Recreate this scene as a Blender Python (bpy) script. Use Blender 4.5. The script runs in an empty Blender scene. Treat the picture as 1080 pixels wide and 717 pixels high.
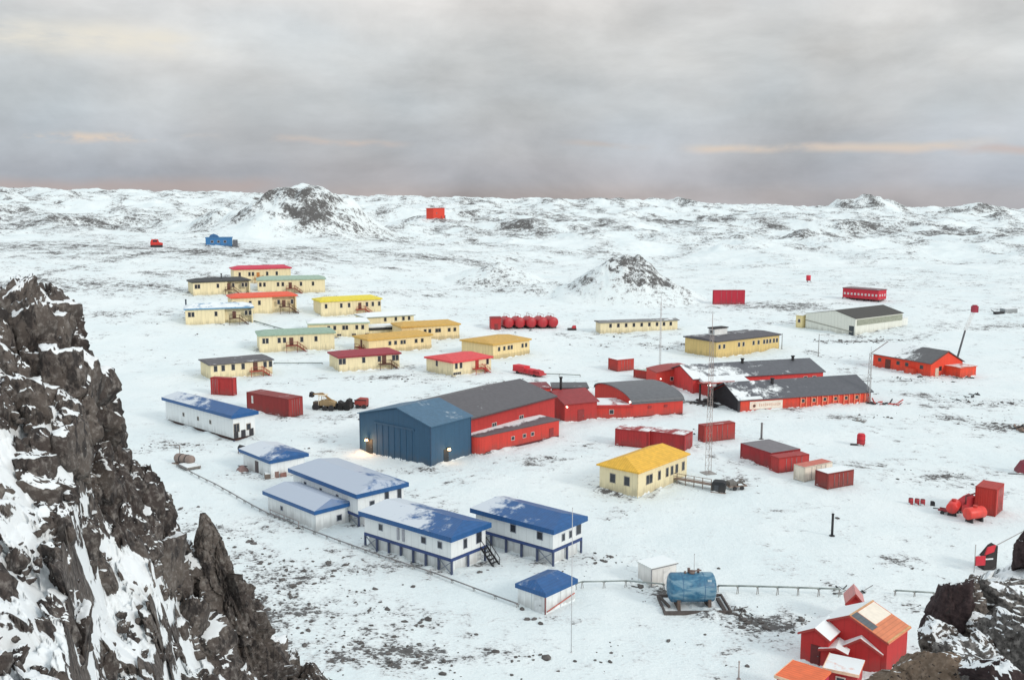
import bpy, math, random
import numpy as np
from mathutils import Vector, Matrix
random.seed(7); rng = np.random.default_rng(7)
R = math.radians
scn = bpy.context.scene
COL = scn.collection

# ------------------------------------------------------------------ camera numbers
CAM_H = 45.0; FPX = 1060.0; HOR = 208.0; CX, CY = 540.0, 358.5
PITCH = math.atan((CY - HOR) / FPX)
CP, SP = math.cos(PITCH), math.sin(PITCH)

def ray(px, py):
    a = (px - CX) / FPX; b = (CY - py) / FPX
    return np.array([a, CP + b * SP, -SP + b * CP])

# ------------------------------------------------------------------ noise
_perm = np.random.default_rng(3).permutation(256)
_perm = np.concatenate([_perm, _perm, _perm])
_ga = np.random.default_rng(4).uniform(0, 2 * np.pi, 256)
_gx, _gy = np.cos(_ga), np.sin(_ga)
def perlin(x, y, seed=0):
    x = np.asarray(x, float) + seed * 37.17; y = np.asarray(y, float) - seed * 91.7
    xi = np.floor(x).astype(np.int64); yi = np.floor(y).astype(np.int64)
    xf = x - xi; yf = y - yi
    u = xf**3 * (xf * (xf * 6 - 15) + 10); v = yf**3 * (yf * (yf * 6 - 15) + 10)
    xi &= 255; yi &= 255
    def g(a, b, dx, dy):
        h = _perm[_perm[a & 255] + (b & 255)]
        return _gx[h] * dx + _gy[h] * dy
    n0 = g(xi, yi, xf, yf) * (1 - u) + g(xi + 1, yi, xf - 1, yf) * u
    n1 = g(xi, yi + 1, xf, yf - 1) * (1 - u) + g(xi + 1, yi + 1, xf - 1, yf - 1) * u
    return (n0 * (1 - v) + n1 * v) * 1.5
def fbm(x, y, o=4, seed=0, gain=.5):
    s = 0; a = 1; t = 0
    for i in range(o):
        s = s + a * perlin(x * 2**i, y * 2**i, seed + i); t += a; a *= gain
    return s / t
def ridged(x, y, o=4, seed=0):
    s = 0; a = 1; t = 0
    for i in range(o):
        s = s + a * (1 - np.abs(perlin(x * 2**i, y * 2**i, seed + i)) * 1.6); t += a; a *= .5
    return s / t
def sstep(a, b, x):
    t = np.clip((x - a) / (b - a), 0, 1); return t * t * (3 - 2 * t)
def worley3(P, seed=0):
    """F1, F2, nearest centre, per cell random (n,4)"""
    base = np.floor(P).astype(np.int64); n = len(P)
    f1 = np.full(n, 9.); f2 = np.full(n, 9.); cen = np.zeros((n, 3)); rnd = np.zeros((n, 4))
    def h(c, k):
        v = (c[:, 0] * 73856093) ^ (c[:, 1] * 19349663) ^ (c[:, 2] * 83492791) ^ ((k + seed * 13) * 2654435761)
        v = (v ^ (v >> 13)) * 1274126177; v = v & 0x7fffffff
        v = (v ^ (v >> 15)) * 73244475; v = v & 0x7fffffff
        return (v ^ (v >> 16)) % 100003 / 100003.
    for i in (-1, 0, 1):
        for j in (-1, 0, 1):
            for k in (-1, 0, 1):
                c = base + np.array([i, j, k])
                p = c + np.stack([h(c, 1), h(c, 2), h(c, 3)], 1)
                d = np.sqrt(((P - p)**2).sum(1))
                m = d < f1
                f2 = np.where(m, f1, np.minimum(f2, d)); f1 = np.where(m, d, f1)
                cen[m] = p[m]
                rnd[m] = np.stack([h(c[m], 4), h(c[m], 5), h(c[m], 6), h(c[m], 7)], 1)
    return f1, f2, cen, rnd

# ------------------------------------------------------------------ terrain height
LY = [0, 235, 270, 300, 340, 365, 440, 600, 900, 1450, 2000, 3000, 6000]
LZ = [0, 0, .6, 3.2, 8.2, 11, 19.5, 26, 36.5, 53.0, 50, 35, -60]
RY = [0, 290, 340, 400, 700, 1100, 1500, 2000, 3000, 6000]
RZ = [0, 0, 3.0, 6.5, 12.0, 16.5, 19.5, 15, 0, -90]
def bump(x, y, cx, cy, rx, ry, rot=0):
    c, s = math.cos(rot), math.sin(rot)
    u = ((x - cx) * c + (y - cy) * s) / rx; v = (-(x - cx) * s + (y - cy) * c) / ry
    return np.sqrt(u * u + v * v)
def hillA(x, y):
    wx = x + fbm(x / 30, y / 30, 3, 35) * 14
    d = bump(wx, y, -134, 650, 62, 80)
    d1 = bump(wx, y, -128, 640, 40, 60); d2 = bump(x, y, -192, 650, 14, 16)
    return sstep(1.08, .12, d) * 20 + sstep(1, .2, d1) * 5 + np.clip(1 - d2, 0, 1)**.6 * 8
def hillB(x, y):
    d = bump(x, y, 49, 392, 27, 24)
    d2 = bump(x, y, 37, 390, 22, 18)
    d3 = bump(x, y, -5, 425, 24, 18); d4 = bump(x, y, 18, 405, 24, 14)
    return np.clip(1 - d, 0, 1)**.95 * 12.5 + np.clip(1 - d2, 0, 1)**.8 * 8 + np.clip(1 - d3, 0, 1)**.85 * 9 + np.clip(1 - d4, 0, 1) * 4
KNOLLS = ((205, 700, 22, 14, 7), (160, 700, 12, 10, 5), (130, 620, 9, 9, 3), (510, 1450, 56, 60, 20), (465, 1450, 22, 30, 9), (655, 1440, 66, 60, 14),
          (600, 1250, 20, 20, 10), (150, 1450, 90, 60, 11), (-60, 1300, 45, 40, 10), (-110, 1000, 26, 30, 6), (250, 1480, 60, 50, 8), (-470, 900, 60, 60, 8), (70, 1380, 40, 40, 9), (390, 1100, 40, 30, 7), (300, 900, 30, 24, 5), (20, 800, 40, 26, 6))
def Tz(x, y):
    x = np.asarray(x, float); y = np.asarray(y, float)
    r = np.hypot(x, y); yy = r * .985
    q = x / np.maximum(y, 1); tf_ = sstep(420, 1000, r)
    t = sstep(-.36, .12, q) * (1 - tf_) + np.clip((q + .5) / .95, 0, 1) * tf_
    z = np.interp(yy, LY, LZ) * (1 - t) + np.interp(yy, RY, RZ) * t
    far = sstep(300, 900, r)
    z = z + fbm(x / 14, y / 14, 3, 1) * .22 * (1 - far)
    z = z + far * (fbm(x / 150, y / 150, 5, 5) * 10.5 + (ridged(x / 100, y / 110, 5, 9) - .5) * 13)
    vf = sstep(1000, 2000, r)
    z = z + vf * (ridged(x / 230, y / 260, 4, 21) - .5) * 14
    # named hills
    a = hillA(x, y); z = z + a * (.84 + .30 * ridged(x / 24, y / 40, 5, 31))
    b = hillB(x, y); z = z + b * (.88 + .22 * ridged(x / 10, y / 12, 4, 41))
    # low rocks on the right plain and skyline
    for (cx, cy, rx, ry, h) in KNOLLS:
        z = z + np.clip(1 - bump(x, y, cx, cy, rx, ry), 0, 1)**.8 * h * (.75 + .4 * ridged(x / (rx * .5), y / (rx * .5), 3, 51))
    # the camera's own hill
    cone = 42.9 - .70 * r + fbm(x / 5, y / 5, 3, 61) * .8
    z = np.maximum(z, cone)
    return z

_t = np.geomspace(55, 6000, 9000)
def at(px, py):
    d = ray(px, py)
    X, Y = d[0] * _t, d[1] * _t; Z = CAM_H + d[2] * _t
    m = Z - Tz(X, Y)
    i = np.argmax(m < 0)
    if i == 0: i = len(_t) - 1
    f = m[i - 1] / (m[i - 1] - m[i]) if m[i - 1] != m[i] else 0
    t = _t[i - 1] + (_t[i] - _t[i - 1]) * f
    return np.array([d[0] * t, d[1] * t, CAM_H + d[2] * t])
def atz(px, py, z):
    d = ray(px, py); t = (z - CAM_H) / d[2]
    return np.array([d[0] * t, d[1] * t, z])
def depth(p):  # metres per photo pixel at p
    return (p[1] * CP + (CAM_H - p[2]) * SP) / FPX

# ------------------------------------------------------------------ materials
def lin(c):
    c /= 255.; return c / 12.92 if c <= .04045 else ((c + .055) / 1.055)**2.4
def C(r, g, b, k=.90):
    c = [lin(v) / k for v in (r, g, b)]; m = max(max(c) / .80, 1.0)
    y = sum(c) / 3; return tuple((v * .95 + y * .05) / m for v in c) + (1,)
SNOW = (.80, .845, .855, 1)
class NT:
    def __init__(s, name):
        s.m = bpy.data.materials.new(name); s.m.use_nodes = True; s.t = s.m.node_tree
        s.b = s.t.nodes['Principled BSDF']; s.n = s.t.nodes; s.l = s.t.links
    def add(s, typ, **kw):
        n = s.n.new(typ)
        for k, v in kw.items(): setattr(n, k, v)
        return n
    def link(s, a, b): s.l.new(a, b)
    def val(s, v, sock):
        if hasattr(v, 'links'): s.link(v, sock)
        else: sock.default_value = v
    def math(s, op, a, b=0.0, clamp=False):
        n = s.add('ShaderNodeMath', operation=op); n.use_clamp = clamp
        s.val(a, n.inputs[0]); s.val(b, n.inputs[1]); return n.outputs[0]
    def noise(s, vec, scale, detail=4, rough=.55, dist=0):
        n = s.add('ShaderNodeTexNoise'); n.inputs['Scale'].default_value = scale
        n.inputs['Detail'].default_value = detail; n.inputs['Roughness'].default_value = rough; n.inputs['Distortion'].default_value = dist
        s.link(vec, n.inputs['Vector']); return n.outputs['Fac']
    def mix(s, f, a, b):
        n = s.add('ShaderNodeMix', data_type='RGBA'); s.val(f, n.inputs[0]); s.val(a, n.inputs[6]); s.val(b, n.inputs[7]); return n.outputs[2]
    def mapr(s, v, a, b, c=0., d=1.):
        n = s.add('ShaderNodeMapRange'); n.interpolation_type = 'SMOOTHSTEP'
        s.val(v, n.inputs[0]); n.inputs[1].default_value = a; n.inputs[2].default_value = b; n.inputs[3].default_value = c; n.inputs[4].default_value = d
        return n.outputs[0]
    def scaled(s, vec, sc):
        n = s.add('ShaderNodeMapping'); n.inputs['Scale'].default_value = sc; s.link(vec, n.inputs['Vector']); return n.outputs[0]
    def bump(s, h, strength=.3, dist=.1):
        n = s.add('ShaderNodeBump'); n.inputs['Strength'].default_value = strength; n.inputs['Distance'].default_value = dist
        s.link(h, n.inputs['Height']); s.link(n.outputs[0], s.b.inputs['Normal'])
_mc = {}
def wall(col, dirt=.16, rough=.75):
    k = ('w', col, dirt, rough)
    if k in _mc: return _mc[k]
    n = NT('painted_wall'); tc = n.add('ShaderNodeTexCoord').outputs['Object']
    st = n.noise(n.scaled(tc, (1.6, 1.6, .25)), 1.0, 5, .6)
    fine = n.noise(tc, 3.0, 3)
    f = n.math('ADD', n.math('MULTIPLY', n.math('SUBTRACT', st, .5), dirt * 2.2), n.math('MULTIPLY', n.math('SUBTRACT', fine, .5), dirt))
    f = n.math('ADD', f, 1.0)
    dark = tuple(v * .35 for v in col[:3]) + (1,)
    c1 = n.mix(n.mapr(f, .70, 1.10), tuple(v * .58 for v in col[:3]) + (1,), tuple(min(.9, v * 1.06) for v in col[:3]) + (1,))
    # cladding joints, grime low on the wall and snow stuck to its foot
    t2 = n.add('ShaderNodeTexCoord'); nn = n.add('ShaderNodeSeparateXYZ'); n.link(t2.outputs['Normal'], nn.inputs[0]); pp = n.add('ShaderNodeSeparateXYZ'); n.link(tc, pp.inputs[0])
    isx = n.math('GREATER_THAN', n.math('ABSOLUTE', nn.outputs[0]), .7)
    hc = n.math('ADD', n.math('MULTIPLY', pp.outputs[1], isx), n.math('MULTIPLY', pp.outputs[0], n.math('SUBTRACT', 1.0, isx)))
    jn = n.math('GREATER_THAN', n.math('FRACT', n.math('DIVIDE', n.math('ADD', hc, 100.03), 1.22)), .94)
    c1 = n.mix(n.math('MULTIPLY', jn, .22), c1, dark)
    gz = n.math('ADD', pp.outputs[2], n.math('MULTIPLY', n.math('SUBTRACT', st, .5), 3.0))
    c1 = n.mix(n.mapr(gz, .2, 1.8, .30, 0.), c1, (.10, .09, .08, 1))
    sz_ = n.math('ADD', pp.outputs[2], n.math('MULTIPLY', n.math('SUBTRACT', n.noise(tc, .7, 4), .5), 1.6))
    c1 = n.mix(n.mapr(sz_, .10, .22, 1., 0.), c1, SNOW)
    n.link(c1, n.b.inputs['Base Color']); n.b.inputs['Roughness'].default_value = rough
    _mc[k] = n.m; return n.m
def roof(col, snow=0., gx=0., gy=0., rough=.6, soft=.12, streak=0.):
    """painted roof with snow lying on it: snow 0..1 coverage, gx/gy push the snow along the roof"""
    k = ('r', col, snow, gx, gy, rough, soft, streak)
    if k in _mc: return _mc[k]
    n = NT('roof_sheet'); t = n.add('ShaderNodeTexCoord'); tc = t.outputs['Object']
    sep = n.add('ShaderNodeSeparateXYZ'); n.link(t.outputs['Generated'], sep.inputs[0])
    ns = n.noise(n.scaled(tc, (.35, .35, .35)), 1.0, 6, .6, .3)
    n2 = n.noise(tc, 2.2, 4, .6)
    v = n.math('ADD', n.math('MULTIPLY', ns, 1.25), n.math('MULTIPLY', n2, .35))
    v = n.math('ADD', v, n.math('MULTIPLY', n.math('SUBTRACT', sep.outputs[0], .5), gx))
    v = n.math('ADD', v, n.math('MULTIPLY', n.math('SUBTRACT', sep.outputs[1], .5), gy))
    th = 1.28 - snow * .96
    f = n.mapr(v, th - soft, th + soft)
    g = n.add('ShaderNodeNewGeometry'); sn = n.add('ShaderNodeSeparateXYZ'); n.link(g.outputs['True Normal'], sn.inputs[0])
    f = n.math('MULTIPLY', f, n.mapr(sn.outputs[2], .6, .75))
    var = n.mapr(n.noise(tc, 1.3, 4), .3, .7)
    base = n.mix(var, tuple(v * .88 for v in col[:3]) + (1,), tuple(min(.9, v * 1.06) for v in col[:3]) + (1,))
    w = n.add('ShaderNodeTexWave'); w.inputs['Scale'].default_value = .8; n.link(tc, w.inputs['Vector'])
    base = n.mix(n.math('MULTIPLY', n.mapr(w.outputs['Fac'], .85, .98), .38), base, tuple(v * .5 for v in col[:3]) + (1,))
    sc = SNOW if not streak else tuple(SNOW[i] * (1 - streak) + col[i] * streak for i in range(3)) + (1,)
    n.link(n.mix(f, base, sc), n.b.inputs['Base Color']); n.b.inputs['Roughness'].default_value = rough
    _mc[k] = n.m; return n.m
def plain(col, rough=.6, metal=0., var=.15):
    k = ('p', col, rough, metal, var)
    if k in _mc: return _mc[k]
    n = NT('worn_paint'); tc = n.add('ShaderNodeTexCoord').outputs['Object']
    f = n.mapr(n.noise(tc, 1.8, 4), .3, .7)
    n.link(n.mix(f, tuple(v * (1 - var) for v in col[:3]) + (1,), tuple(min(.9, v * (1 + var)) for v in col[:3]) + (1,)), n.b.inputs['Base Color'])
    n.b.inputs['Roughness'].default_value = rough; n.b.inputs['Metallic'].default_value = metal
    _mc[k] = n.m; return n.m
def glow(col, s):
    k = ('g', col, s)
    if k in _mc: return _mc[k]
    n = NT('lit_lamp'); n.b.inputs['Base Color'].default_value = col; n.b.inputs['Emission Color'].default_value = col
    n.b.inputs['Emission Strength'].default_value = s; _mc[k] = n.m; return n.m
snow_cap = None
def snowmat():
    global snow_cap
    if snow_cap is None:
        n = NT('lying_snow'); tc = n.add('ShaderNodeTexCoord').outputs['Object']
        n.link(n.mix(n.mapr(n.noise(tc, .9, 5), .3, .7), tuple(v * .93 for v in SNOW[:3]) + (1,), SNOW), n.b.inputs['Base Color'])
        n.b.inputs['Roughness'].default_value = .9; n.bump(n.noise(tc, 3, 5), .3, .1); snow_cap = n.m
    return snow_cap
GLASS = plain((.03, .035, .045, 1), .15, 0, .3)

# ------------------------------------------------------------------ mesh collector
class MB:
    def __init__(s): s.v = []; s.f = []; s.sm = []
    def add(s, vs, fs, smooth=False):
        o = len(s.v); s.v += [tuple(p) for p in vs]; s.f += [tuple(i + o for i in f) for f in fs]; s.sm += [smooth] * len(fs); return s
    def box(s, x0, x1, y0, y1, z0, z1):
        return s.add([(x0, y0, z0), (x1, y0, z0), (x1, y1, z0), (x0, y1, z0), (x0, y0, z1), (x1, y0, z1), (x1, y1, z1), (x0, y1, z1)],
                     [(3, 2, 1, 0), (4, 5, 6, 7), (0, 1, 5, 4), (1, 2, 6, 5), (2, 3, 7, 6), (3, 0, 4, 7)])
    def prism(s, poly, h0, h1, axis='z'):
        """extrude a ccw polygon; axis z: (x,y) up; axis y: (x,z) along y; axis x: (y,z) along x"""
        n = len(poly)
        def P(a, b, h): return (a, b, h) if axis == 'z' else ((a, h, b) if axis == 'y' else (h, a, b))
        vs = [P(a, b, h0) for a, b in poly] + [P(a, b, h1) for a, b in poly]
        fs = [tuple(range(n))[::-1], tuple(range(n, 2 * n))] + [(i, (i + 1) % n, n + (i + 1) % n, n + i) for i in range(n)]
        if axis == 'y': fs = [f[::-1] for f in fs]
        return s.add(vs, fs)
    def tube(s, a, b, r, n=8, r2=None, smooth=True, caps=True):
        a, b = Vector(a), Vector(b); d = (b - a)
        if d.length < 1e-6: return s
        d.normalize(); u = d.orthogonal().normalized(); w = d.cross(u); r2 = r if r2 is None else r2
        vs = [a + (u * math.cos(2 * math.pi * i / n) + w * math.sin(2 * math.pi * i / n)) * r for i in range(n)]
        vs += [b + (u * math.cos(2 * math.pi * i / n) + w * math.sin(2 * math.pi * i / n)) * r2 for i in range(n)]
        s.add(vs, [(i, (i + 1) % n, n + (i + 1) % n, n + i) for i in range(n)], smooth)
        o = len(s.v) - 2 * n
        if caps: s.f += [tuple(range(o, o + n))[::-1], tuple(range(o + n, o + 2 * n))]; s.sm += [False, False]
        return s
    def bar(s, a, b, w, h=None):
        h = h or w; a, b = Vector(a), Vector(b); d = (b - a).normalized()
        up = Vector((0, 0, 1)) if abs(d.z) < .95 else Vector((1, 0, 0))
        x = d.cross(up).normalized() * w / 2; y = x.normalized().cross(d).normalized() * h / 2
        vs = [a - x - y, a + x - y, a + x + y, a - x + y, b - x - y, b + x - y, b + x + y, b - x + y]
        return s.add(vs, [(0, 1, 2, 3), (7, 6, 5, 4), (4, 5, 1, 0), (5, 6, 2, 1), (6, 7, 3, 2), (7, 4, 0, 3)])
    def capsule(s, a, b, r, n=20, dome=.35):
        """horizontal tank with dished ends"""
        a, b = Vector(a), Vector(b); d = (b - a).normalized(); u = d.orthogonal().normalized(); w = d.cross(u)
        prof = [(-dome * r, .02)] + [(-dome * r * math.cos(t * math.pi / 10), math.sin(t * math.pi / 10)) for t in (1, 2, 3, 4)] + [(0, 1)]
        rings = [(a + d * o, k * r) for o, k in prof] + [(b - d * o, k * r) for o, k in prof[::-1]]
        vs = [c + (u * math.cos(2 * math.pi * i / n) + w * math.sin(2 * math.pi * i / n)) * k for c, k in rings for i in range(n)]
        fs = [(j * n + i, j * n + (i + 1) % n, (j + 1) * n + (i + 1) % n, (j + 1) * n + i) for j in range(len(rings) - 1) for i in range(n)]
        fs += [tuple(range(n))[::-1], tuple(range((len(rings) - 1) * n, len(rings) * n))]
        return s.add(vs, fs, True)
    def mesh(s, name):
        me = bpy.data.meshes.new(name); me.from_pydata(s.v, [], s.f); me.update()
        me.polygons.foreach_set('use_smooth', s.sm); return me
    def build(s, name, m, parent=None):
        me = s.mesh(name); me.materials.append(m)
        o = bpy.data.objects.new(name, me); COL.objects.link(o)
        if parent is not None: o.parent = parent
        return o
def tag(o, label=None, cat=None, group=None, kind=None):
    if label: o['label'] = label
    if cat: o['category'] = cat
    if group: o['group'] = group
    if kind: o['kind'] = kind
    return o
def empty(name, loc, rz, label, cat, group=None):
    o = bpy.data.objects.new(name, None); COL.objects.link(o); o.location = loc; o.rotation_euler = (0, 0, rz)
    return tag(o, label, cat, group)
def copy_tree(o, parent=None):
    c = o.copy(); COL.objects.link(c); c.parent = parent
    for ch in list(o.children): copy_tree(ch, c)
    return c

# ------------------------------------------------------------------ building frame
FOOT = []
_wm = {}
class B:
    def __init__(s, name, label, cat, pl, pn, pr=None, W=8., group=None, lead=None, sink=0.):
        A, N = at(*pl), at(*pn); zs = [A[2], N[2]]
        Cc = at(*pr) if pr else None
        if Cc is not None: zs.append(Cc[2])
        if lead is None: lead = 'F' if Cc is None or np.hypot(*(N - A)[:2]) >= np.hypot(*(Cc - N)[:2]) else 'R'
        if lead == 'F':
            d = (N - A)[:2]; s.L = float(np.hypot(*d)); u = d / s.L; v = np.array([-u[1], u[0]])
            s.W = float(max(1.0, ((Cc - N)[:2] * v).sum())) if Cc is not None else W
            org = A[:2]
        elif lead == 'R':
            d = (Cc - N)[:2]; s.W = float(np.hypot(*d)); v = d / s.W; u = np.array([v[1], -v[0]])
            s.L = float(max(1.0, ((N - A)[:2] * u).sum())); org = N[:2] - u * s.L
        if lead == 'A':   # both visible faces measured: turn the frame half way between them
            du = (N - A)[:2]; dv = (Cc - N)[:2]; s.L, s.W = float(np.hypot(*du)), float(np.hypot(*dv))
            a1 = math.atan2(du[1], du[0]); a2 = math.atan2(dv[1], dv[0]) - math.pi / 2; a_ = (a1 + a2) / 2
            u = np.array([math.cos(a_), math.sin(a_)]); v = np.array([-u[1], u[0]]); org = N[:2] - u * s.L
        FOOT.append(s)
        s.k = depth(N); s.u, s.v = u, v
        s.org = np.array([org[0], org[1], min(zs) - sink])
        s.rz = math.atan2(u[1], u[0])
        s.root = empty(name, tuple(s.org), s.rz, label, cat, group)
    def setL(s, L):
        """change the depth of a body laid out by its right face, keeping that face where it stands"""
        s.org[:2] -= s.u * (L - s.L); s.L = L; s.root.location = tuple(s.org)
    def world(s, x, y, z):
        p = s.org[:2] + s.u * x + s.v * y; return (p[0], p[1], s.org[2] + z)
    def face(s, f, t, z, off=0.):
        """(location, rotation) on a face: F front, R right, Lf left; t metres from its left end"""
        if f == 'F': return (t, -off, z), 0
        if f == 'R': return (s.L + off, t, z), math.pi / 2
        if f == 'Lf': return (-off, s.W - t, z), -math.pi / 2
    def part(s, name, mb, m): return mb.build(name, m, s.root)
    def window(s, f, t, z, w, h, frame=(.55, .45, .42, 1), off=0., pane=None):
        k = (round(w, 2), round(h, 2), frame, pane)
        if k not in _wm:
            fr = MB(); b = .09
            fr.box(-w / 2 - b, w / 2 + b, -.05, .05, -b, 0).box(-w / 2 - b, w / 2 + b, -.05, .05, h, h + b)
            fr.box(-w / 2 - b, -w / 2, -.05, .05, 0, h).box(w / 2, w / 2 + b, -.05, .05, 0, h)
            if w > 1.0: fr.box(-.03, .03, -.045, .04, 0, h)
            me = fr.mesh('window'); me.materials.append(plain(frame, .6))
            pn = MB().box(-w / 2, w / 2, -.02, .03, 0, h).mesh('pane'); pn.materials.append(pane or GLASS)
            _wm[k] = (me, pn)
        me, pn = _wm[k]
        (x, y, zz), rz = s.face(f, t, z, off)
        o = bpy.data.objects.new('window', me); COL.objects.link(o); o.parent = s.root; o.location = (x, y, zz); o.rotation_euler = (0, 0, rz)
        p = bpy.data.objects.new('pane', pn); COL.objects.link(p); p.parent = o
    def door(s, f, t, z, w, h, col):
        mb = MB().box(-w / 2 - .08, w / 2 + .08, -.04, .05, 0, h + .08).box(-w / 2, w / 2, -.07, .05, .02, h)
        o = mb.build('door', plain(col, .6), s.root); (x, y, zz), rz = s.face(f, t, z); o.location = (x, y, zz); o.rotation_euler = (0, 0, rz)
        hd = MB().box(w * .3, w * .42, -.13, -.07, h * .45, h * .5).build('handle', plain((.2, .2, .2, 1), .4, .8), o)
    def fpart(s, name, mb, m, f, t, z):
        o = mb.build(name, m, s.root); (x, y, zz), rz = s.face(f, t, z); o.location = (x, y, zz); o.rotation_euler = (0, 0, rz); return o

def roof_mb(L, W, z, ov=.5, th=.3, rise=1.2, axis='x', inset=0., ovy=None):
    mb = MB(); oy = ov if ovy is None else ovy
    x0, x1, y0, y1 = -ov, L + ov, -oy, W + oy
    lo = [(x0, y0, z), (x1, y0, z), (x1, y1, z), (x0, y1, z)]; hi = [(a, b, z + th) for a, b, _ in lo]
    if axis == 'x':
        ym = (y0 + y1) / 2; rd = [(x0 + inset, ym, z + th + rise), (x1 - inset, ym, z + th + rise)]
        top = [(4, 5, 9, 8), (5, 6, 9), (6, 7, 8, 9), (7, 4, 8)]
    else:
        xm = (x0 + x1) / 2; rd = [(xm, y0 + inset, z + th + rise), (xm, y1 - inset, z + th + rise)]
        top = [(4, 5, 8), (5, 6, 9, 8), (6, 7, 9), (7, 4, 8, 9)]
    mb.add(lo + hi + rd, [(3, 2, 1, 0), (0, 1, 5, 4), (1, 2, 6, 5), (2, 3, 7, 6), (3, 0, 4, 7)] + top)
    return mb
def stair_mb(w, rise, run, n=7, rail=True):
    """steps climbing toward +y, with side stringers and a hand rail, local origin at the top landing edge"""
    mb = MB()
    for i in range(n):
        z = -rise * (i + 1) / n; y = -run * (i + 1) / n
        mb.box(-w / 2, w / 2, y, y + run / n * .9, z - .06, z)
    for sx in (-w / 2 - .05, w / 2 + .05):
        mb.bar((sx, 0, -.1), (sx, -run, -rise), .08, .25)
        if rail:
            mb.bar((sx, 0, .95), (sx, -run, -rise + .95), .07)
            for i in range(4):
                k = i / 3; mb.bar((sx, -run * k, -rise * k - .1), (sx, -run * k, -rise * k + .95), .06)
    return mb
def wheels(b, m, spots, r, z, W, out=.12, w=.35):
    """one wheel mesh per spot and side"""
    for x, rr_ in spots:
        for y in (-out, W + out - w):
            b.part('wheel', MB().tube((x, y, z(rr_)), (x, y + w, z(rr_)), rr_, 16).tube((x, y - .02, z(rr_)), (x, y + w + .02, z(rr_)), rr_ * .35, 10), m)
BROWN = plain((.10, .045, .03, 1), .8); REDWOOD = plain((.22, .035, .025, 1), .8); GREY = plain((.18, .18, .19, 1), .7)
DARK = plain((.03, .03, .033, 1), .8)
CREAM = C(238, 223, 180); CREAM2 = C(245, 232, 200); OCHRE_WALL = C(226, 197, 120)
REDB = C(172, 44, 41); REDL = C(192, 52, 41); ORANGE = C(214, 62, 38); WHITE = C(226, 230, 230)
# ================================================================== ground
def grid_mesh(name, P, nr, nc, attrs=None, smooth=True):
    me = bpy.data.meshes.new(name); nv = nr * nc
    me.vertices.add(nv); me.vertices.foreach_set('co', P.astype(np.float32).ravel())
    i = np.arange(nr - 1)[:, None] * nc + np.arange(nc - 1)[None, :]
    q = np.stack([i, i + 1, i + nc + 1, i + nc], -1).reshape(-1, 4); nf = len(q)
    me.loops.add(nf * 4); me.loops.foreach_set('vertex_index', q.astype(np.int32).ravel())
    me.polygons.add(nf); me.polygons.foreach_set('loop_start', np.arange(0, nf * 4, 4, dtype=np.int32))
    me.polygons.foreach_set('loop_total', np.full(nf, 4, np.int32))
    me.update(calc_edges=True)
    me.polygons.foreach_set('use_smooth', np.full(nf, smooth, bool))
    for k, a in (attrs or {}).items():
        at_ = me.attributes.new(k, 'FLOAT', 'POINT'); at_.data.foreach_set('value', a.astype(np.float32).ravel())
    return me

# bare / stony areas: photo place, half extents (metres across, metres deep), strength
STONY = [(300, 600, 14, 9, .34), (250, 640, 9, 9, .32), (230, 565, 9, 9, .26), (330, 690, 16, 6, .26), (420, 690, 16, 5, .34), (350, 640, 10, 5, .25), (560, 655, 6, 2, .3), (640, 690, 10, 3, .12),
         (440, 497, 7, 3, .35), (575, 484, 7, 3, .33), (640, 590, 6, 4, .28), (690, 620, 5, 3, .3), (780, 655, 5, 3, .35), (830, 655, 6, 3, .25),
         (640, 545, 4, 3, .18), (690, 505, 7, 3, .18), (180, 470, 7, 5, .34), (265, 500, 6, 3, .3), (230, 505, 6, 5, .15), (180, 540, 8, 8, .18),
         (60, 262, 95, 40, .30), (25, 300, 50, 14, .36), (110, 240, 80, 40, .22), (20, 232, 60, 60, .24), (150, 300, 30, 9, .26), (265, 268, 40, 14, .36), (300, 262, 40, 25, .35),
         (90, 330, 20, 10, .32), (170, 330, 14, 8, .25), (200, 290, 25, 8, .4),
         (420, 310, 30, 14, .22), (540, 303, 22, 10, .36), (490, 275, 40, 12, .36), (440, 270, 30, 18, .25), (380, 240, 60, 40, .25), (520, 240, 80, 60, .22), (640, 268, 40, 16, .3),
         (825, 323, 20, 10, .5), (690, 290, 16, 14, .22), (730, 330, 12, 5, .2), (640, 365, 22, 4, .28), (730, 362, 14, 4, .15),
         (900, 360, 14, 4, .45), (960, 400, 16, 4, .42), (940, 415, 14, 4, .34), (1030, 425, 12, 6, .42), (1060, 340, 20, 10, .25), (960, 300, 40, 12, .22), (1010, 345, 18, 6, .25),
         (1000, 440, 16, 4, .25), (900, 440, 14, 3, .22), (1060, 450, 7, 5, .5), (1000, 500, 9, 4, .25), (1040, 515, 8, 3, .28), (960, 485, 10, 2, .22),
         (870, 548, 5, 1.6, .36), (950, 590, 5, 1.5, .2), (905, 600, 8, 2, .14), (960, 640, 6, 3, .25), (815, 655, 5, 4, .2),
         (690, 425, 8, 2.4, .55), (740, 424, 8, 2.5, .55), (395, 440, 8, 3, .2), (340, 440, 10, 3, .3), (480, 525, 12, 2, .18), (310, 480, 5, 3, .16),
         (760, 235, 120, 60, .25), (900, 232, 150, 80, .25), (1030, 240, 120, 80, .28), (600, 232, 120, 60, .22), (700, 440, 10, 4, .1), (640, 470, 7, 3, .2),
         (420, 400, 12, 4, .18), (300, 385, 10, 3, .15), (580, 400, 12, 3, .15)]
STONY = [(at(px, py)[:2], rx, ry, s) for px, py, rx, ry, s in STONY]
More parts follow.
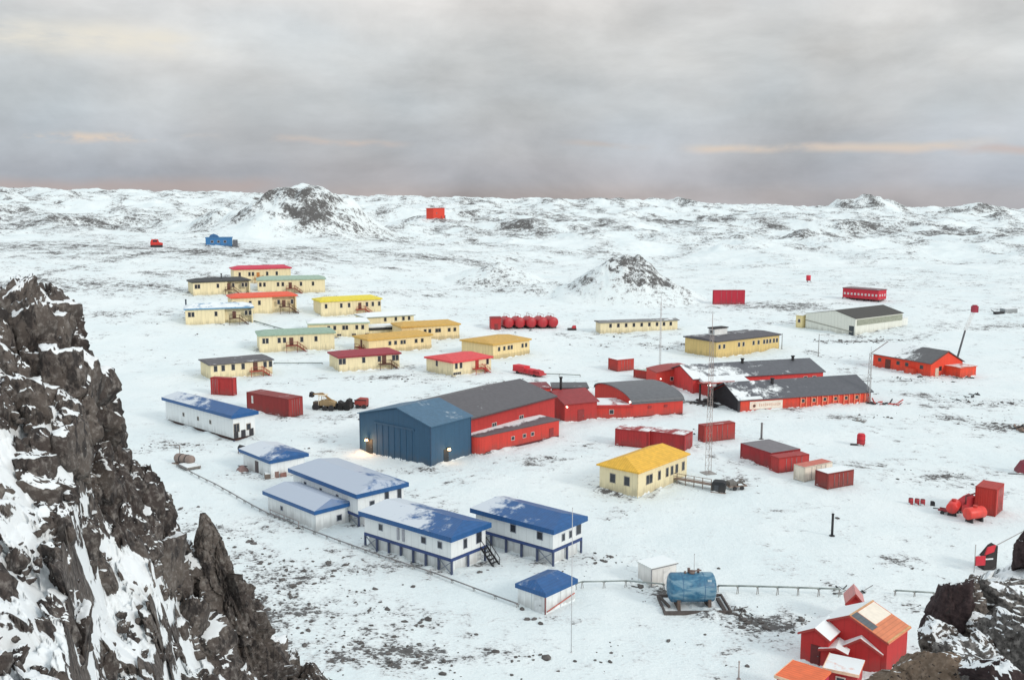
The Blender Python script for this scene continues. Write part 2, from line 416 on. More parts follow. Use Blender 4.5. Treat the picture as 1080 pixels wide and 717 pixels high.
# ================================================================== sky and light
w = bpy.data.worlds.new('World'); scn.world = w; w.use_nodes = True
t = w.node_tree; t.nodes.clear()
class WN(NT):
    def __init__(s, tree): s.t = tree; s.n = tree.nodes; s.l = tree.links
n = WN(t)
out = n.add('ShaderNodeOutputWorld'); tc = n.add('ShaderNodeTexCoord').outputs['Generated']
sep = n.add('ShaderNodeSeparateXYZ'); n.link(tc, sep.inputs[0]); el = sep.outputs[2]; ax = sep.outputs[0]
def srgb(r, g, b): return (lin(r), lin(g), lin(b), 1)
ramp = n.add('ShaderNodeValToRGB'); cr = ramp.color_ramp; cr.interpolation = 'EASE'
n.link(n.mapr(el, 0.0, 1.0), ramp.inputs[0])
n.l.remove(ramp.inputs[0].links[0]); n.link(el, ramp.inputs[0])
stops = [(0.0, srgb(194, 187, 186)), (.02, srgb(192, 192, 196)), (.05, srgb(203, 205, 208)), (.09, srgb(211, 214, 215)), (.14, srgb(224, 226, 225)), (.19, srgb(232, 233, 232)), (.32, (.90, .93, .94, 1)), (.6, (1.05, 1.10, 1.115, 1)), (1.0, (1.10, 1.15, 1.165, 1))]
while len(cr.elements) < len(stops): cr.elements.new(.5)
for e, (p, c) in zip(cr.elements, stops): e.position = p; e.color = c
st = n.scaled(tc, (1.0, 1.0, 1.9))
c1 = n.noise(st, 5.5, 8, .58, .25); c2 = n.noise(n.scaled(tc, (1.2, 1.2, 5)), 4.5, 7, .58, .2)
k = n.math('ADD', n.math('MULTIPLY', n.math('SUBTRACT', c1, .5), 1.05), n.math('MULTIPLY', n.math('SUBTRACT', c2, .5), .42))
mul = n.math('ADD', 1.0, n.math('MULTIPLY', k, .92))
vm = n.add('ShaderNodeVectorMath', operation='SCALE'); n.link(ramp.outputs[0], vm.inputs[0]); n.link(mul, vm.inputs['Scale'])
# warm and cool drift in the cloud
tint = n.mapr(n.noise(st, 1.7, 4, .5, .2), .36, .64)
col = n.mix(tint, (.915, .99, 1.055, 1), (1.03, .995, .975, 1))
mm = n.add('ShaderNodeMix', data_type='RGBA'); mm.blend_type = 'MULTIPLY'; mm.inputs[0].default_value = 1.0
n.link(vm.outputs[0], mm.inputs[6]); n.link(col, mm.inputs[7]); sky = mm.outputs[2]
def band(x0, x1, y, h, colr, amt, src, thr=(.45, .62), nsc=9):
    """a break in the cloud: azimuth span and elevation given as photo columns / row of the direction they lie in"""
    fx0, fx1 = (x0 - CX) / FPX, (x1 - CX) / FPX; e = (HOR - y) / FPX; hh = h / FPX
    a = n.math('MULTIPLY', n.mapr(ax, fx0 - .01, fx0 + .03), n.mapr(ax, fx1 - .06, fx1, 1, 0))
    wob = n.math('MULTIPLY', n.math('SUBTRACT', n.noise(tc, 7, 3), .5), .03)
    d = n.math('ABSOLUTE', n.math('SUBTRACT', n.math('ADD', el, wob), e))
    b = n.mapr(d, 0, hh, 1, 0)
    nn = n.mapr(n.noise(n.scaled(tc, (1, 1, 3)), nsc, 5, .6, .2), thr[0], thr[1])
    f = n.math('MULTIPLY', n.math('MULTIPLY', a, b), n.math('MULTIPLY', nn, amt))
    return n.mix(f, src, colr)
peach = srgb(240, 221, 203)
sky = band(715, 1010, 158, 7, peach, .7, sky, (.30, .52)); sky = band(960, 1100, 164, 6, srgb(214, 200, 196), .8, sky, (.3, .5))
sky = band(20, 260, 149, 7, peach, .8, sky, (.42, .58), 14); sky = band(280, 450, 150, 6, srgb(220, 205, 196), .7, sky, (.40, .6), 12)
sky = band(590, 700, 154, 5, srgb(208, 198, 192), .6, sky); sky = band(40, 270, 62, 22, srgb(248, 242, 228), .95, sky, (.34, .58), 7)
sky = band(250, 420, -2, 24, srgb(248, 245, 240), .85, sky, (.32, .6), 6); sky = band(-60, 330, 196, 14, srgb(200, 182, 176), .6, sky, (.2, .4))
SUN_EL, SUN_AZ = R(26), R(128)      # low sun behind the cloud, behind and to the right of the viewer
ns_ = n.add('ShaderNodeTexSky'); ns_.sky_type = 'NISHITA'; ns_.sun_disc = False; ns_.sun_elevation = SUN_EL; ns_.sun_rotation = SUN_AZ; ns_.air_density = 1.0; ns_.dust_density = 3.0
b1 = n.add('ShaderNodeBackground'); n.link(sky, b1.inputs[0]); b1.inputs[1].default_value = .97
b2 = n.add('ShaderNodeBackground'); n.link(ns_.outputs[0], b2.inputs[0]); b2.inputs[1].default_value = .05
mx = n.add('ShaderNodeMixShader'); mx.inputs[0].default_value = .12; n.link(b1.outputs[0], mx.inputs[1]); n.link(b2.outputs[0], mx.inputs[2])
n.link(mx.outputs[0], out.inputs[0])
sl = bpy.data.lights.new('sun', 'SUN'); sl.energy = 1.45; sl.angle = R(12); sl.color = (1, .93, .85)
so = bpy.data.objects.new('sun', sl); COL.objects.link(so)
d = Vector((math.sin(SUN_AZ) * math.cos(SUN_EL), math.cos(SUN_AZ) * math.cos(SUN_EL), math.sin(SUN_EL)))
so.rotation_euler = d.to_track_quat('Z', 'Y').to_euler(); so.location = d * 300

cam = bpy.data.cameras.new('camera'); cam.sensor_width = 36; cam.lens = 36 * FPX / 1080; cam.clip_end = 12000; cam.clip_start = .2
co = bpy.data.objects.new('camera', cam); COL.objects.link(co); co.location = (0, 0, CAM_H); co.rotation_euler = (math.pi / 2 - PITCH, 0, 0)
scn.camera = co
scn.view_settings.view_transform = 'Standard'; scn.view_settings.look = 'None'; scn.view_settings.exposure = 0
scn.cycles.max_bounces = 6
# ================================================================== dwellings on the slope
HG = 'cream dwellings on the slope'
def house(label, pl, pn, pr, hp, col, win, rsnow=0., stair=None, W=8.5, wallc=CREAM, rise=.9, inset=2.5, lead=None, side=(), chim=None, stairc=None, frame=(.62, .55, .42, 1),
          winh=1.45, zf=.56, base=None, porch=None, th=.42, name='dwelling', cat='house', group=HG, gx=0., gy=0., low=(), ov=.45, doorc=(.12, .05, .035, 1), axis='x', snowtop=None):
    b = B(name, label, cat, pl, pn, pr, W, group, lead)
    h = hp * b.k; L, W_ = b.L, b.W
    if porch:  # recessed entrance bay between two fractions of the front
        p0, p1 = porch[0] * L, porch[1] * L
        mb = MB().prism([(0, 0), (p0, 0), (p0, 1.5), (p1, 1.5), (p1, 0), (L, 0), (L, W_), (0, W_)], -1.2, h)
    else: mb = MB().box(0, L, 0, W_, -1.2, h)
    b.part('wall', mb, wall(wallc))
    if base:
        b.part('plinth', MB().box(-.06, L + .06, -.06, W_ + .06, -1.2, base), wall(tuple(v * .82 for v in wallc[:3]) + (1,)))
    r = b.part('roof', roof_mb(L, W_, h - .02, ov, th, rise, axis, inset), roof(col, rsnow, gx, gy))
    if chim is not None:
        MB().tube((chim * L, W_ * .55, h), (chim * L, W_ * .55, h + rise + 1.5), .22).tube((chim * L, W_ * .55, h + rise + 1.5), (chim * L, W_ * .55, h + rise + 1.7), .34).build('chimney', DARK, r)
    for f in win: b.window('F', f * L, h * zf, .85, winh, frame, off=0.)
    for f, tt in side: b.window(f, tt * (W_ if f != 'F' else L), h * zf, .85, winh, frame)
    for f, tt in low: b.window(f, tt * (W_ if f != 'F' else L), .5, 1.2, .6, frame)
    if stair is not None:
        sf, face = stair if isinstance(stair, tuple) else (stair, 'F')
        zd = h * .42; t = sf * (L if face == 'F' else W_)
        b.door(face, t, zd, 1.0, 2.0, doorc)
        dm = MB().box(-1.6, 1.6, -1.5, 0, zd - .18, zd)
        for x in (-1.5, 1.5): dm.bar((x, -1.4, -1.), (x, -1.4, zd + .95), .12)
        dm.bar((-1.5, -1.4, zd + .95), (1.5, -1.4, zd + .95), .09)
        b.fpart('deck', dm, stairc or BROWN, face, t, 0)
        o = stair_mb(1.2, zd, zd * 1.25, 7).build('stair', stairc or BROWN, b.root)
        (x, y, z), rz = b.face(face, t, zd); o.rotation_euler = (0, 0, rz + math.pi / 2)
        dx, dy = math.cos(rz), math.sin(rz); ox, oy = -math.sin(rz), math.cos(rz)
        o.location = (x + dx * 1.6 - ox * .8, y + dy * 1.6 - oy * .8, z)
    return b
W7 = [.08, .16, .42, .62, .80, .88]
house('cream dwelling with a crimson red roof, topmost of the group on the slope', (247, 298.5), (307, 298.5), None, 15.5, C(196, 36, 70), [.1, .27, .33, .58, .75], 0., .42, doorc=(.5, .2, .05, 1), stairc=plain((.4, .16, .03, 1)))
house('cream dwelling with a black roof, just below the crimson roofed dwelling', (204, 312), (264, 310), None, 14, C(48, 50, 52), [.05, .1, .43, .70, .87, .93], .18, .62, porch=(.6, .98), W=9, chim=.55)
house('cream dwelling with a sage green roof, just right of the black roofed dwelling', (272, 308), (343, 309), None, 14.5, C(150, 174, 156), [.04, .1, .3, .37, .64, .82], .05, .48, stairc=REDWOOD, W=9)
house('cream dwelling with a bright orange red roof on the upper slope', (245, 332), (313, 330), None, 18, C(226, 84, 52), [.04, .28, .42, .72, .93], 0., .80, porch=(.62, .98), chim=None)
house('cream dwelling with snow on its light blue roof', (196, 343), (267, 341.5), None, 17, C(84, 138, 176), [.06, .11, .45, .72, .9, .96], .62, .72, W=10, rise=1.1, inset=3, porch=(.58, .98))
house('cream dwelling with a sage green roof, downhill of the orange red roof', (274, 372), (353, 369), None, 18, C(142, 168, 150), [.06, .1, .26, .33, .56, .75], .06, .42, stairc=REDWOOD)
house('cream dwelling with a bright lemon yellow roof', (339, 334), (402, 331), None, 15.5, C(232, 212, 44), [.08, .33, .46, .76, .86, .97], .04, .64, stairc=plain((.33, .04, .025, 1)), chim=None, W=9)
house('cream dwelling with snow covering its pale green roof, below the lemon yellow roof', (326, 356), (389, 355), None, 14.5, C(168, 188, 172), [.33, .43, .58, .63, .8, .9], .82, None, W=10, low=[('F', .5), ('F', .75), ('F', .97)], winh=1.3)
house('cream dwelling with a snowy grey roof, right of the lemon yellow roof', (386, 346), (436.5, 343), None, 10.5, C(150, 160, 152), [.4, .62, .78, .9], .9, None, W=10, winh=1.2, th=.3)
bb = house('low snow covered shed with a black eave between the pale green and ochre roofs', (388.5, 353), (421.5, 352), None, 5, C(30, 31, 33), [], .0, None, W=5, rise=.25, inset=.2, name='shed', cat='shed', th=.75, group=None, ov=.3)
bb.part('roof_snow', MB().box(.1, bb.L - .1, .1, bb.W - .1, 5 * bb.k + .6, 5 * bb.k + 1.35), snowmat())
OC = C(200, 158, 72)
house('cream dwelling with an ochre roof, middle one of the three ochre roofs', (389, 374), (455, 368), None, 14.5, OC, [.33, .42, .52, .56, .75, .85], .08, (.5, 'Lf'), W=9.5, low=[('F', .62), ('F', .7), ('F', .8), ('F', .93)], winh=1.1, wallc=C(236, 212, 160), stairc=REDWOOD, base=1.2, frame=(.5, .42, .28, 1))
house('cream dwelling with an ochre roof, farthest back of the three ochre roofs', (424, 361), (484.5, 357), None, 15, OC, [.4, .48, .6, .65, .82, .92], .08, None, W=9.5, low=[('F', .3), ('F', .45), ('F', .7), ('F', .95)], winh=1.1, wallc=C(236, 212, 160), base=1.2, frame=(.5, .42, .28, 1))
house('cream dwelling with an ochre roof standing alone beside the bright red roof', (490, 373), (520, 380), (558.5, 373.5), 16, OC, [], .12, None, low=[('R', .15), ('R', .3), ('R', .5), ('R', .7)], side=[('R', .16), ('R', .3), ('R', .42), ('R', .5), ('R', .8), ('R', .9)], winh=1.1, wallc=C(238, 214, 158), base=1.3, lead='R', frame=(.5, .42, .28, 1), axis='y', inset=2.5)
b = house('cream dwelling with a dark maroon red roof', (340.5, 387), (358, 393), (421.5, 388), 15.5, C(146, 40, 54), [], .06, (.74, 'R'), side=[('Lf', .3), ('R', .02), ('R', .08), ('R', .40), ('R', .66), ('R', .9), ('R', .96)], lead='R', axis='y', porch=None)
house('cream dwelling with a bright red roof and red entrance stairs', (452.5, 391), (478, 397.5), (518, 391.5), 15, C(214, 62, 66), [.4], .05, (.62, 'R'), side=[('R', .08), ('R', .2), ('R', .9), ('Lf', .5)], lead='R', axis='y', stairc=plain((.42, .05, .04, 1)), doorc=(.4, .04, .03, 1), low=[('R', .05), ('R', .15)])
house('cream dwelling with a flat dark grey roof, just above the short red container', (193.5, 396.5), (222.5, 401.5), (287.5, 395), 16.5, C(84, 82, 86), [], .26, (.72, 'R'), side=[('R', .08), ('R', .2), ('R', .36), ('R', .52), ('R', .88), ('R', .97)], lead='R', axis='y', rise=.35, inset=.4, th=.25, stairc=plain((.36, .07, .04, 1)), porch=None)

# ================================================================== beige barrack blocks
b = house('long beige block with a snowy flat grey roof and a row of small windows', (619.5, 350), (633, 352.5), (714.5, 347.5), 12, C(120, 120, 120), [], .34, (.5, 'Lf'), side=[('R', x) for x in (.13, .23, .33, .43, .53, .63, .73, .82, .91)], lead='R', axis='y', rise=.3, inset=.2, th=.3, wallc=C(232, 218, 178), stairc=REDWOOD, name='barrack_block', cat='building', group=None, winh=1.2, W=8)
b = house('long mustard yellow block with a dark roof and a white rooftop cabin', (724.5, 372), (755, 378), (821.5, 367.5), 17.5, C(74, 72, 78), [], .3, (.45, 'Lf'), side=[('R', x) for x in (.05, .12, .35, .42, .58, .66, .75, .80, .85, .91, .96)], lead='R', axis='y', rise=.35, inset=.2, th=.35, wallc=C(204, 178, 114), stairc=plain((.3, .1, .03, 1)), name='barrack_block', cat='building', group=None, winh=1.2, gx=-.3)
h = 17.5 * b.k + .5
cb = b.part('rooftop_cabin', MB().box(2.6, 5.0, b.W * .26, b.W * .46, h, h + 1.9), wall(WHITE))
MB().box(2.35, 5.25, b.W * .26 - .25, b.W * .46 + .25, h + 1.9, h + 2.2).build('cabin_roof', DARK, cb)
MB().box(3.3, 4.3, b.W * .26 - .05, b.W * .26 + .02, h + .6, h + 1.4).build('cabin_window', GLASS, cb)

# ================================================================== blue hangar and red workshop
b = B('blue_hangar', 'big blue metal hangar with two lit lamps on its walls', 'hangar', (380, 475.5), (454.5, 492.5), (497.5, 479.5))
L, W, k = b.L, b.W, b.k; h = 43.5 * k; ap = h + 2.1
b.part('wall', MB().prism([(0, -1), (L, -1), (L, h), (L * .55, ap), (0, h)], 0, W, 'y'), wall(C(46, 84, 112, .95), .10))
rf = MB()
for (x0, z0, x1, z1) in ((-.35, h - .05, L * .55, ap + .12), (L * .55, ap + .12, L + .35, h - .05)):
    rf.prism([(x0, z0), (x1, z1), (x1, z1 + .16), (x0, z0 + .16)], -.3, W + .3, 'y')
b.part('roof', rf, roof(C(66, 102, 128), .22, 0, .25, streak=.45))
for x0, y0 in ((L - .1, -.05), (-.05, -.05), (L - .1, W - .12)): b.part('corner_trim', MB().box(x0, x0 + .15, y0, y0 + .17, 0, h), plain(C(34, 66, 94)))
mb = MB()
for i in range(7): mb.box(L * .25 + i * L * .5 / 6 - .04, L * .25 + i * L * .5 / 6 + .04, -.08, 0, 0, h * .82)
b.part('sliding_door', mb.box(L * .22, L * .78, -.12, 0, h * .82, h * .87), plain(C(42, 78, 104)))
def wall_lamp(b, f, t, z, e):
    (x, y, zz), rz = b.face(f, t, z); ox, oy = math.sin(rz), -math.cos(rz)
    lp = b.part('wall_lamp', MB().bar((x, y, z), (x + ox * .7, y + oy * .7, z + .1), .1).box(x + ox * .6 - .25, x + ox * .6 + .25, y + oy * .6 - .25, y + oy * .6 + .25, z + .1, z + .2), DARK)
    MB().tube((x + ox * .62, y + oy * .62, z - .32), (x + ox * .62, y + oy * .62, z + .09), .3, 10, .2).build('lamp_bulb', glow((1, .66, .32, 1), 5), lp)
    ld = bpy.data.lights.new('lamp_light', 'POINT'); ld.energy = e; ld.color = (1, .52, .22); ld.shadow_soft_size = .3
    lo = bpy.data.objects.new('lamp_light', ld); COL.objects.link(lo); lo.parent = lp; lo.location = (x + ox * 1.3, y + oy * 1.3, z - .5)
wall_lamp(b, 'F', L * .135, 17 * k, 300); wall_lamp(b, 'R', W * .38, 16 * k, 60)
b.door('F', L * .14, 0, 1.5, 2.6, (.02, .025, .03, 1)); b.door('R', W * .37, 0, 1.1, 2.3, (.02, .03, .04, 1))
hb = b
# red workshop with the dark roof, joined end on to the hangar: laid out in the hangar's directions
def sub(name, label, cat, x, y, L, W, group=None, zz=0, ref=None, drz=0):
    s = B.__new__(B); r = ref or hb
    s.L, s.W, s.k = L, W, r.k; c_, s_ = math.cos(drz), math.sin(drz)
    s.u = r.u * c_ + r.v * s_; s.v = r.v * c_ - r.u * s_
    p = r.world(x, y, zz); s.org = np.array(p); s.rz = r.rz + drz
    s.root = empty(name, p, s.rz, label, cat, group); return s
WS_L = at(588.5, 459.5)
b = sub('red_workshop', 'long dark red workshop under a charcoal pitched roof, behind the blue hangar', 'workshop', -L * .12, W + .1, L * 1.04, 27)
h2 = 6.1; ap2 = h2 + 2.2; l2 = b.L
b.part('wall', MB().prism([(0, -1), (l2, -1), (l2, h2), (l2 * .5, ap2), (0, h2)], 0, b.W, 'y'), wall(REDB))
rf = MB()
for (x0, z0, x1, z1) in ((-.4, h2 - .1, l2 * .5, ap2 + .12), (l2 * .5, ap2 + .12, l2 + .4, h2 - .1)):
    rf.prism([(x0, z0), (x1, z1), (x1, z1 + .2), (x0, z0 + .2)], 0, b.W + .4, 'y')
b.part('roof', rf, roof(C(86, 84, 88), .14, 0, 0))
b.part('eave_trim', MB().box(l2 + .02, l2 + .45, 0, b.W, h2 - .28, h2 - .12), plain(C(120, 40, 44)))
b.window('R', b.W * .3, 3.2, 1.2, .9); b.window('R', b.W * .6, 3.2, 1.2, .9)
# low annex in front, with a rounded near end
b = B('red_annex', 'low red annex with snowy flat roof and rounded end, against the dark red workshop', 'annex', (494, 476), (503, 480.5), (589.5, 460.5), lead='R')
b.setL(5.2); h = 19.5 * b.k; l2, w2 = b.L, b.W
pts = [(0, 0)] + [(l2 - 1.8 + 1.8 * math.sin(a * math.pi / 12), 1.8 - 1.8 * math.cos(a * math.pi / 12)) for a in range(7)] + [(l2, w2), (0, w2)]
b.part('wall', MB().prism(pts, -.8, h), wall(REDL))
cx_, cy_ = l2 / 2, w2 / 2
b.part('roof', MB().prism([(cx_ + (x - cx_) * 1.05, cy_ + (y - cy_) * 1.015) for x, y in pts], h, h + .22), roof(C(92, 84, 88), .55, -1.1, -.55))
b.part('kick_board', MB().box(l2, l2 + .08, 2, w2 - .1, -.3, .35), plain(C(90, 30, 34)))
for tt in (.42, .56, .66): b.window('R', tt * w2, h * .45, .7, .6)
b.door('R', w2 * .9, 0, 1.0, 2.0, (.25, .03, .03, 1))

# ================================================================== red sheds and arched hall
b = B('red_shed', 'dark red shed with a steep red roof and a flue pipe', 'shed', (580, 437), (595.5, 446), (629.5, 442.5), lead='R')
L, W, k = b.L, b.W, b.k; h = 20.5 * k; ap = h + 1.6; b.setL(max(L, 8.5)); L = b.L
b.part('wall', MB().prism([(0, -1), (L, -1), (L, h), (L * .35, ap), (0, ap - .8)], 0, W, 'y'), wall(REDB))
rf = MB(); rf.prism([(L * .35, ap), (L + .4, h - .15), (L + .4, h + .05), (L * .35, ap + .2)], -.35, W + .35, 'y'); rf.prism([(-.3, ap - .9), (L * .35, ap), (L * .35, ap + .2), (-.3, ap - .7)], -.35, W + .35, 'y')
r = b.part('roof', rf, roof(C(140, 46, 50), .1))
MB().tube((L * .3, W * .3, ap - .3), (L * .3, W * .3, ap + 2.6), .28).tube((L * .3, W * .3, ap + 2.6), (L * .3, W * .3, ap + 2.8), .42).build('flue_pipe', DARK, r)
b.part('lamp', MB().tube((L + .05, .4, h - .6), (L + .35, .4, h - .6), .16), glow((1, .9, .75, 1), 3))
b.door('R', W * .5, 0, 1.4, 2.4, (.25, .03, .03, 1))
b = B('low_red_store', 'low red store with a flat dark red roof, left behind the steep roofed shed', 'store', (549, 422), (581, 421), None, 7)
h = 11.5 * b.k; b.part('wall', MB().box(0, b.L, 0, b.W, -1, h), wall(REDL)); b.part('roof', MB().box(-.25, b.L + .25, -.25, b.W + .25, h, h + .25), roof(C(120, 44, 50), .3)); b.window('F', b.L * .7, h * .4, 1, .9)
b = B('low_dark_store', 'low store with a flat charcoal roof, behind the flue pipe of the steep roofed shed', 'store', (583, 419), (620, 418.5), None, 6)
h = 9.5 * b.k; b.part('wall', MB().box(0, b.L, 0, b.W, -1, h), wall(REDB)); b.part('roof', MB().box(-.25, b.L + .25, -.25, b.W + .25, h, h + .3), roof(C(80, 80, 84), .2)); b.window('F', b.L * .3, h * .4, 1, .9)

b = B('arched_hall', 'bright red hall with a curved grey roof', 'hall', (628, 430), (667, 440.5), (720, 436.6), lead='R')
L, W, k = b.L, b.W, b.k; b.setL(19.0); L = b.L; h = 15.5 * k
arc = [(L / 2 - math.cos(a * math.pi / 16) * L / 2, h + math.sin(a * math.pi / 16) * 1.9) for a in range(17)]
b.part('wall', MB().prism([(0, -1), (L, -1)] + arc[::-1], 0, W, 'y'), wall(REDL, .12))
rf = MB()
for (x0, z0), (x1, z1) in zip(arc[:-1], arc[1:]):
    rf.add([(x0, -.3, z0 + .02), (x1, -.3, z1 + .02), (x1, W + .3, z1 + .02), (x0, W + .3, z0 + .02), (x0, -.3, z0 + .22), (x1, -.3, z1 + .22), (x1, W + .3, z1 + .22), (x0, W + .3, z0 + .22)],
           [(3, 2, 1, 0), (4, 5, 6, 7), (0, 1, 5, 4), (2, 3, 7, 6)])
rf.box(L - .02, L + .25, -.3, W + .3, h - .12, h + .1)
b.part('roof', rf, roof(C(96, 98, 102), .16, -.3))
b.part('lamp', MB().tube((L * .96, -.05, h + .2), (L * .96, -.35, h + .2), .2), glow((1, .95, .85, 1), 3))
b.part('base_trim', MB().box(L, L + .07, .1, W - .1, -.3, .3), plain(C(110, 34, 34)))
for tt in (.3, .62): b.part('vent', MB().box(L, L + .12, W * tt, W * tt + .8, h * .6, h * .6 + .5), plain(C(140, 40, 40)))
hall = b
b2_ = B('low_red_wing', 'low bright red wing with snowy flat roof, left end of the curved roof hall', 'wing', (629.5, 441.5), (668, 440.8), None, 8)
h = 13 * b2_.k; b2_.part('wall', MB().box(0, b2_.L, 0, 8, -1, h), wall(REDL, .12)); b2_.part('roof', MB().box(-.1, b2_.L, -.2, 8, h, h + .2), roof(C(150, 50, 48), .66, -.5)); b2_.part('parapet', MB().box(-.15, b2_.L, -.28, -.1, h - .1, h + .35), wall(C(180, 44, 42)))
b2_.window('F', b2_.L * .4, h * .4, .8, .8)

# ================================================================== twin halls with the sign
b = B('front_long_hall', 'long orange red hall with a charcoal roof and a white sign panel', 'hall', (745, 429.5), (778, 434.5), (918, 424.5), lead='R')
L, W, k = b.L, b.W, b.k; b.setL(12.0); L = b.L; h = 12.8 * k; ap = h + 2.5
b.part('wall', MB().prism([(0, -1), (L, -1), (L, h), (L * .5, ap), (0, h)], .6, W, 'y'), wall(ORANGE, .14))
b.part('open_end_shade', MB().prism([(0.2, -.9), (L - .3, -.9), (L - .3, h - .2), (L * .5, ap - .25), (.2, h - .2)], .3, .62, 'y'), plain((.022, .022, .026, 1), .9))  # near-black slab over the gable, painted as the shade inside an open end
fr = MB().bar((L - .15, .3, -.5), (L - .15, .3, h), .3, .5).bar((.15, .3, -.5), (.15, .3, h), .3, .5)
b.part('end_frame', fr, plain((.05, .045, .05, 1)))
rf = MB()
for (x0, z0, x1, z1) in ((-.5, h - .15, L * .5, ap + .1), (L * .5, ap + .1, L + .5, h - .15)):
    rf.prism([(x0, z0), (x1, z1), (x1, z1 + .2), (x0, z0 + .2)], -.2, W + .4, 'y')
r = b.part('roof', rf, roof(C(84, 86, 92), .26, 0, -.5))
r2 = MB().tube((L * .62, W * .33, ap - .8), (L * .62, W * .33, ap + .7), .35).tube((L * .62, W * .33, ap + .7), (L * .62, W * .33, ap + .9), .5).build('vent_pipe', DARK, r)
b.part('snow_ledge', MB().prism([(L - .9, h + .22), (L + .48, h - .02), (L + .48, h + .32), (L - .6, h + .5)], .4, W * .17, 'y'), snowmat())
sg = MB().box(L + .03, L + .13, W * .085, W * .325, h * .16, h * .80); sp = b.part('sign_panel', sg, plain((.80, .72, .62, 1), .7, 0, .06))
y0, y1 = W * .085, W * .325; ww = y1 - y0; zc = h * .48
MB().tube((L + .13, y0 + ww * .12, zc), (L + .16, y0 + ww * .12, zc), h * .26, 20).build('emblem', plain((.80, .62, .5, 1)), sp)
MB().tube((L + .16, y0 + ww * .13, zc - .1), (L + .185, y0 + ww * .13, zc - .1), h * .13, 14).build('emblem_mark', plain((.12, .05, .04, 1)), sp)
mb = MB(); xx = y0 + ww * .28
for i in range(11):     # the lettering of the panel cannot be made out in the photograph: pale worn strokes
    lw = ww * .035; hh_ = h * (.20 if i % 3 else .26); mb.box(L + .13, L + .155, xx, xx + lw, zc - hh_ * .5, zc + hh_ * .5); xx += ww * .062
mb.build('worn_lettering', plain((.62, .42, .33, 1)), sp)
# ribs and openings along the right half
mb = MB()
for i in range(13): mb.box(L, L + .22, W * (.46 + .041 * i) - .12, W * (.46 + .041 * i) + .12, 0, h - .1)
b.part('wall_rib', mb, plain(C(236, 128, 96)))
for i in range(0, 12, 2): b.window('R', W * (.48 + .041 * i), h * .45, .7, .7, frame=(.75, .5, .35, 1))
b.part('eave_lamp', MB().tube((-.2, -.1, h + 1.1), (-.2, -.6, h + 1.1), .28), glow((1, .97, .92, 1), 4))
front = b; fL, fW, fh, fap = L, W, h, ap
b = sub('rear_long_hall', 'long red hall with a charcoal roof, behind the hall with the sign panel', 'hall', -21.5, 0, 13.0, fW * 1.05, ref=front)
h = fh + 1.0; ap = h + 2.0; L, W = b.L, b.W
b.part('wall', MB().prism([(0, -1), (L, -1), (L, h), (L * .5, ap), (0, h)], 0, W, 'y'), wall(C(196, 50, 48), .14))
rf = MB()
for (x0, z0, x1, z1) in ((-.5, h - .15, L * .5, ap + .1), (L * .5, ap + .1, L + .5, h - .15)): rf.prism([(x0, z0), (x1, z1), (x1, z1 + .2), (x0, z0 + .2)], -.3, W + .4, 'y')
r = b.part('roof', rf, roof(C(88, 90, 96), .30, .2, -.5))
for q in (.46, .86): MB().tube((L * .56, W * q, ap - .6), (L * .56, W * q, ap + 1.0), .35).tube((L * .56, W * q, ap + 1.), (L * .56, W * q, ap + 1.2), .5).build('vent_pipe', DARK, r)
b.window('R', W * .86, h * .5, .9, .8); b.window('R', W * .93, h * .5, .9, .8)
# snow filled valley roof joining the twin halls
b = sub('connecting_roof', 'snow covered low roof joining the two long halls', 'roof', -8.6, 1.5, 8.6, fW * .34, ref=front)
b.part('deck', MB().box(.1, 8.4, 0, b.W, -.6, fh + .4), wall(REDB)); 
mb = MB(); m = 10
for i in range(m):
    x0, x1 = .1 + 8.3 * i / m, .1 + 8.3 * (i + 1) / m; f = lambda x: fh + .55 + .9 * ((x - 4.2) / 4.2)**2
    mb.add([(x0, 0, f(x0)), (x1, 0, f(x1)), (x1, b.W, f(x1)), (x0, b.W, f(x0)), (x0, 0, fh + .4), (x1, 0, fh + .4), (x1, b.W, fh + .4), (x0, b.W, fh + .4)], [(0, 1, 2, 3), (7, 6, 5, 4), (0, 4, 5, 1), (2, 6, 7, 3)])
b.part('snow_cover', mb, snowmat())
# curved red passage leading in from the left
b = B('curved_passage', 'red passage building with a curved roof, joined to the left end of the long halls', 'building', (692, 408.5), (746, 405.5), None, 6.5)
h = 15 * b.k; L = b.L; mb = MB(); rf = MB(); m = 14
top = lambda x: h + .9 * math.sin(min(1, x / L * 1.15) * math.pi * .75) - (1.4 * max(0, x / L - .72) / .28)
for i in range(m):
    x0, x1 = L * i / m, L * (i + 1) / m
    mb.prism([(x0, -1), (x1, -1), (x1, top(x1)), (x0, top(x0))], 0, 6.5, 'y')
    rf.prism([(x0, top(x0)), (x1, top(x1)), (x1, top(x1) + .25), (x0, top(x0) + .25)], -.3, 6.8, 'y')
b.part('wall', mb, wall(REDL, .12)); b.part('roof', rf, roof(C(150, 52, 50), .40, .6))
for tt in (.3, .55): b.window('F', L * tt, h * .45, .7, .8)
b.part('wall_lamp', MB().tube((L * .08, -.05, h * .6), (L * .08, -.3, h * .6), .16), glow((1, .95, .85, 1), 2))
b = B('covered_ramp', 'dark open ramp with a red curved top beside the black end of the sign hall', 'ramp', (738, 424), (747, 427), None, 9)
mb = MB(); zz = [5.2, 4.9, 4.2, 3.2]
b.part('frame', MB().bar((0, 0, -.5), (0, 0, 4.2), .3).bar((b.L, 0, -.5), (b.L, 0, 4.6), .3).bar((0, 6, -.5), (0, 6, 4.4), .3).bar((0, 0, 4.2), (b.L, 0, 4.6), .3), plain((.05, .045, .045, 1)))
b.part('roof', MB().prism([(-.4, 4.2), (b.L + .6, 4.7), (b.L + .6, 4.95), (-.4, 4.45)], -.4, 6.5, 'y'), roof(C(170, 60, 48), .5))

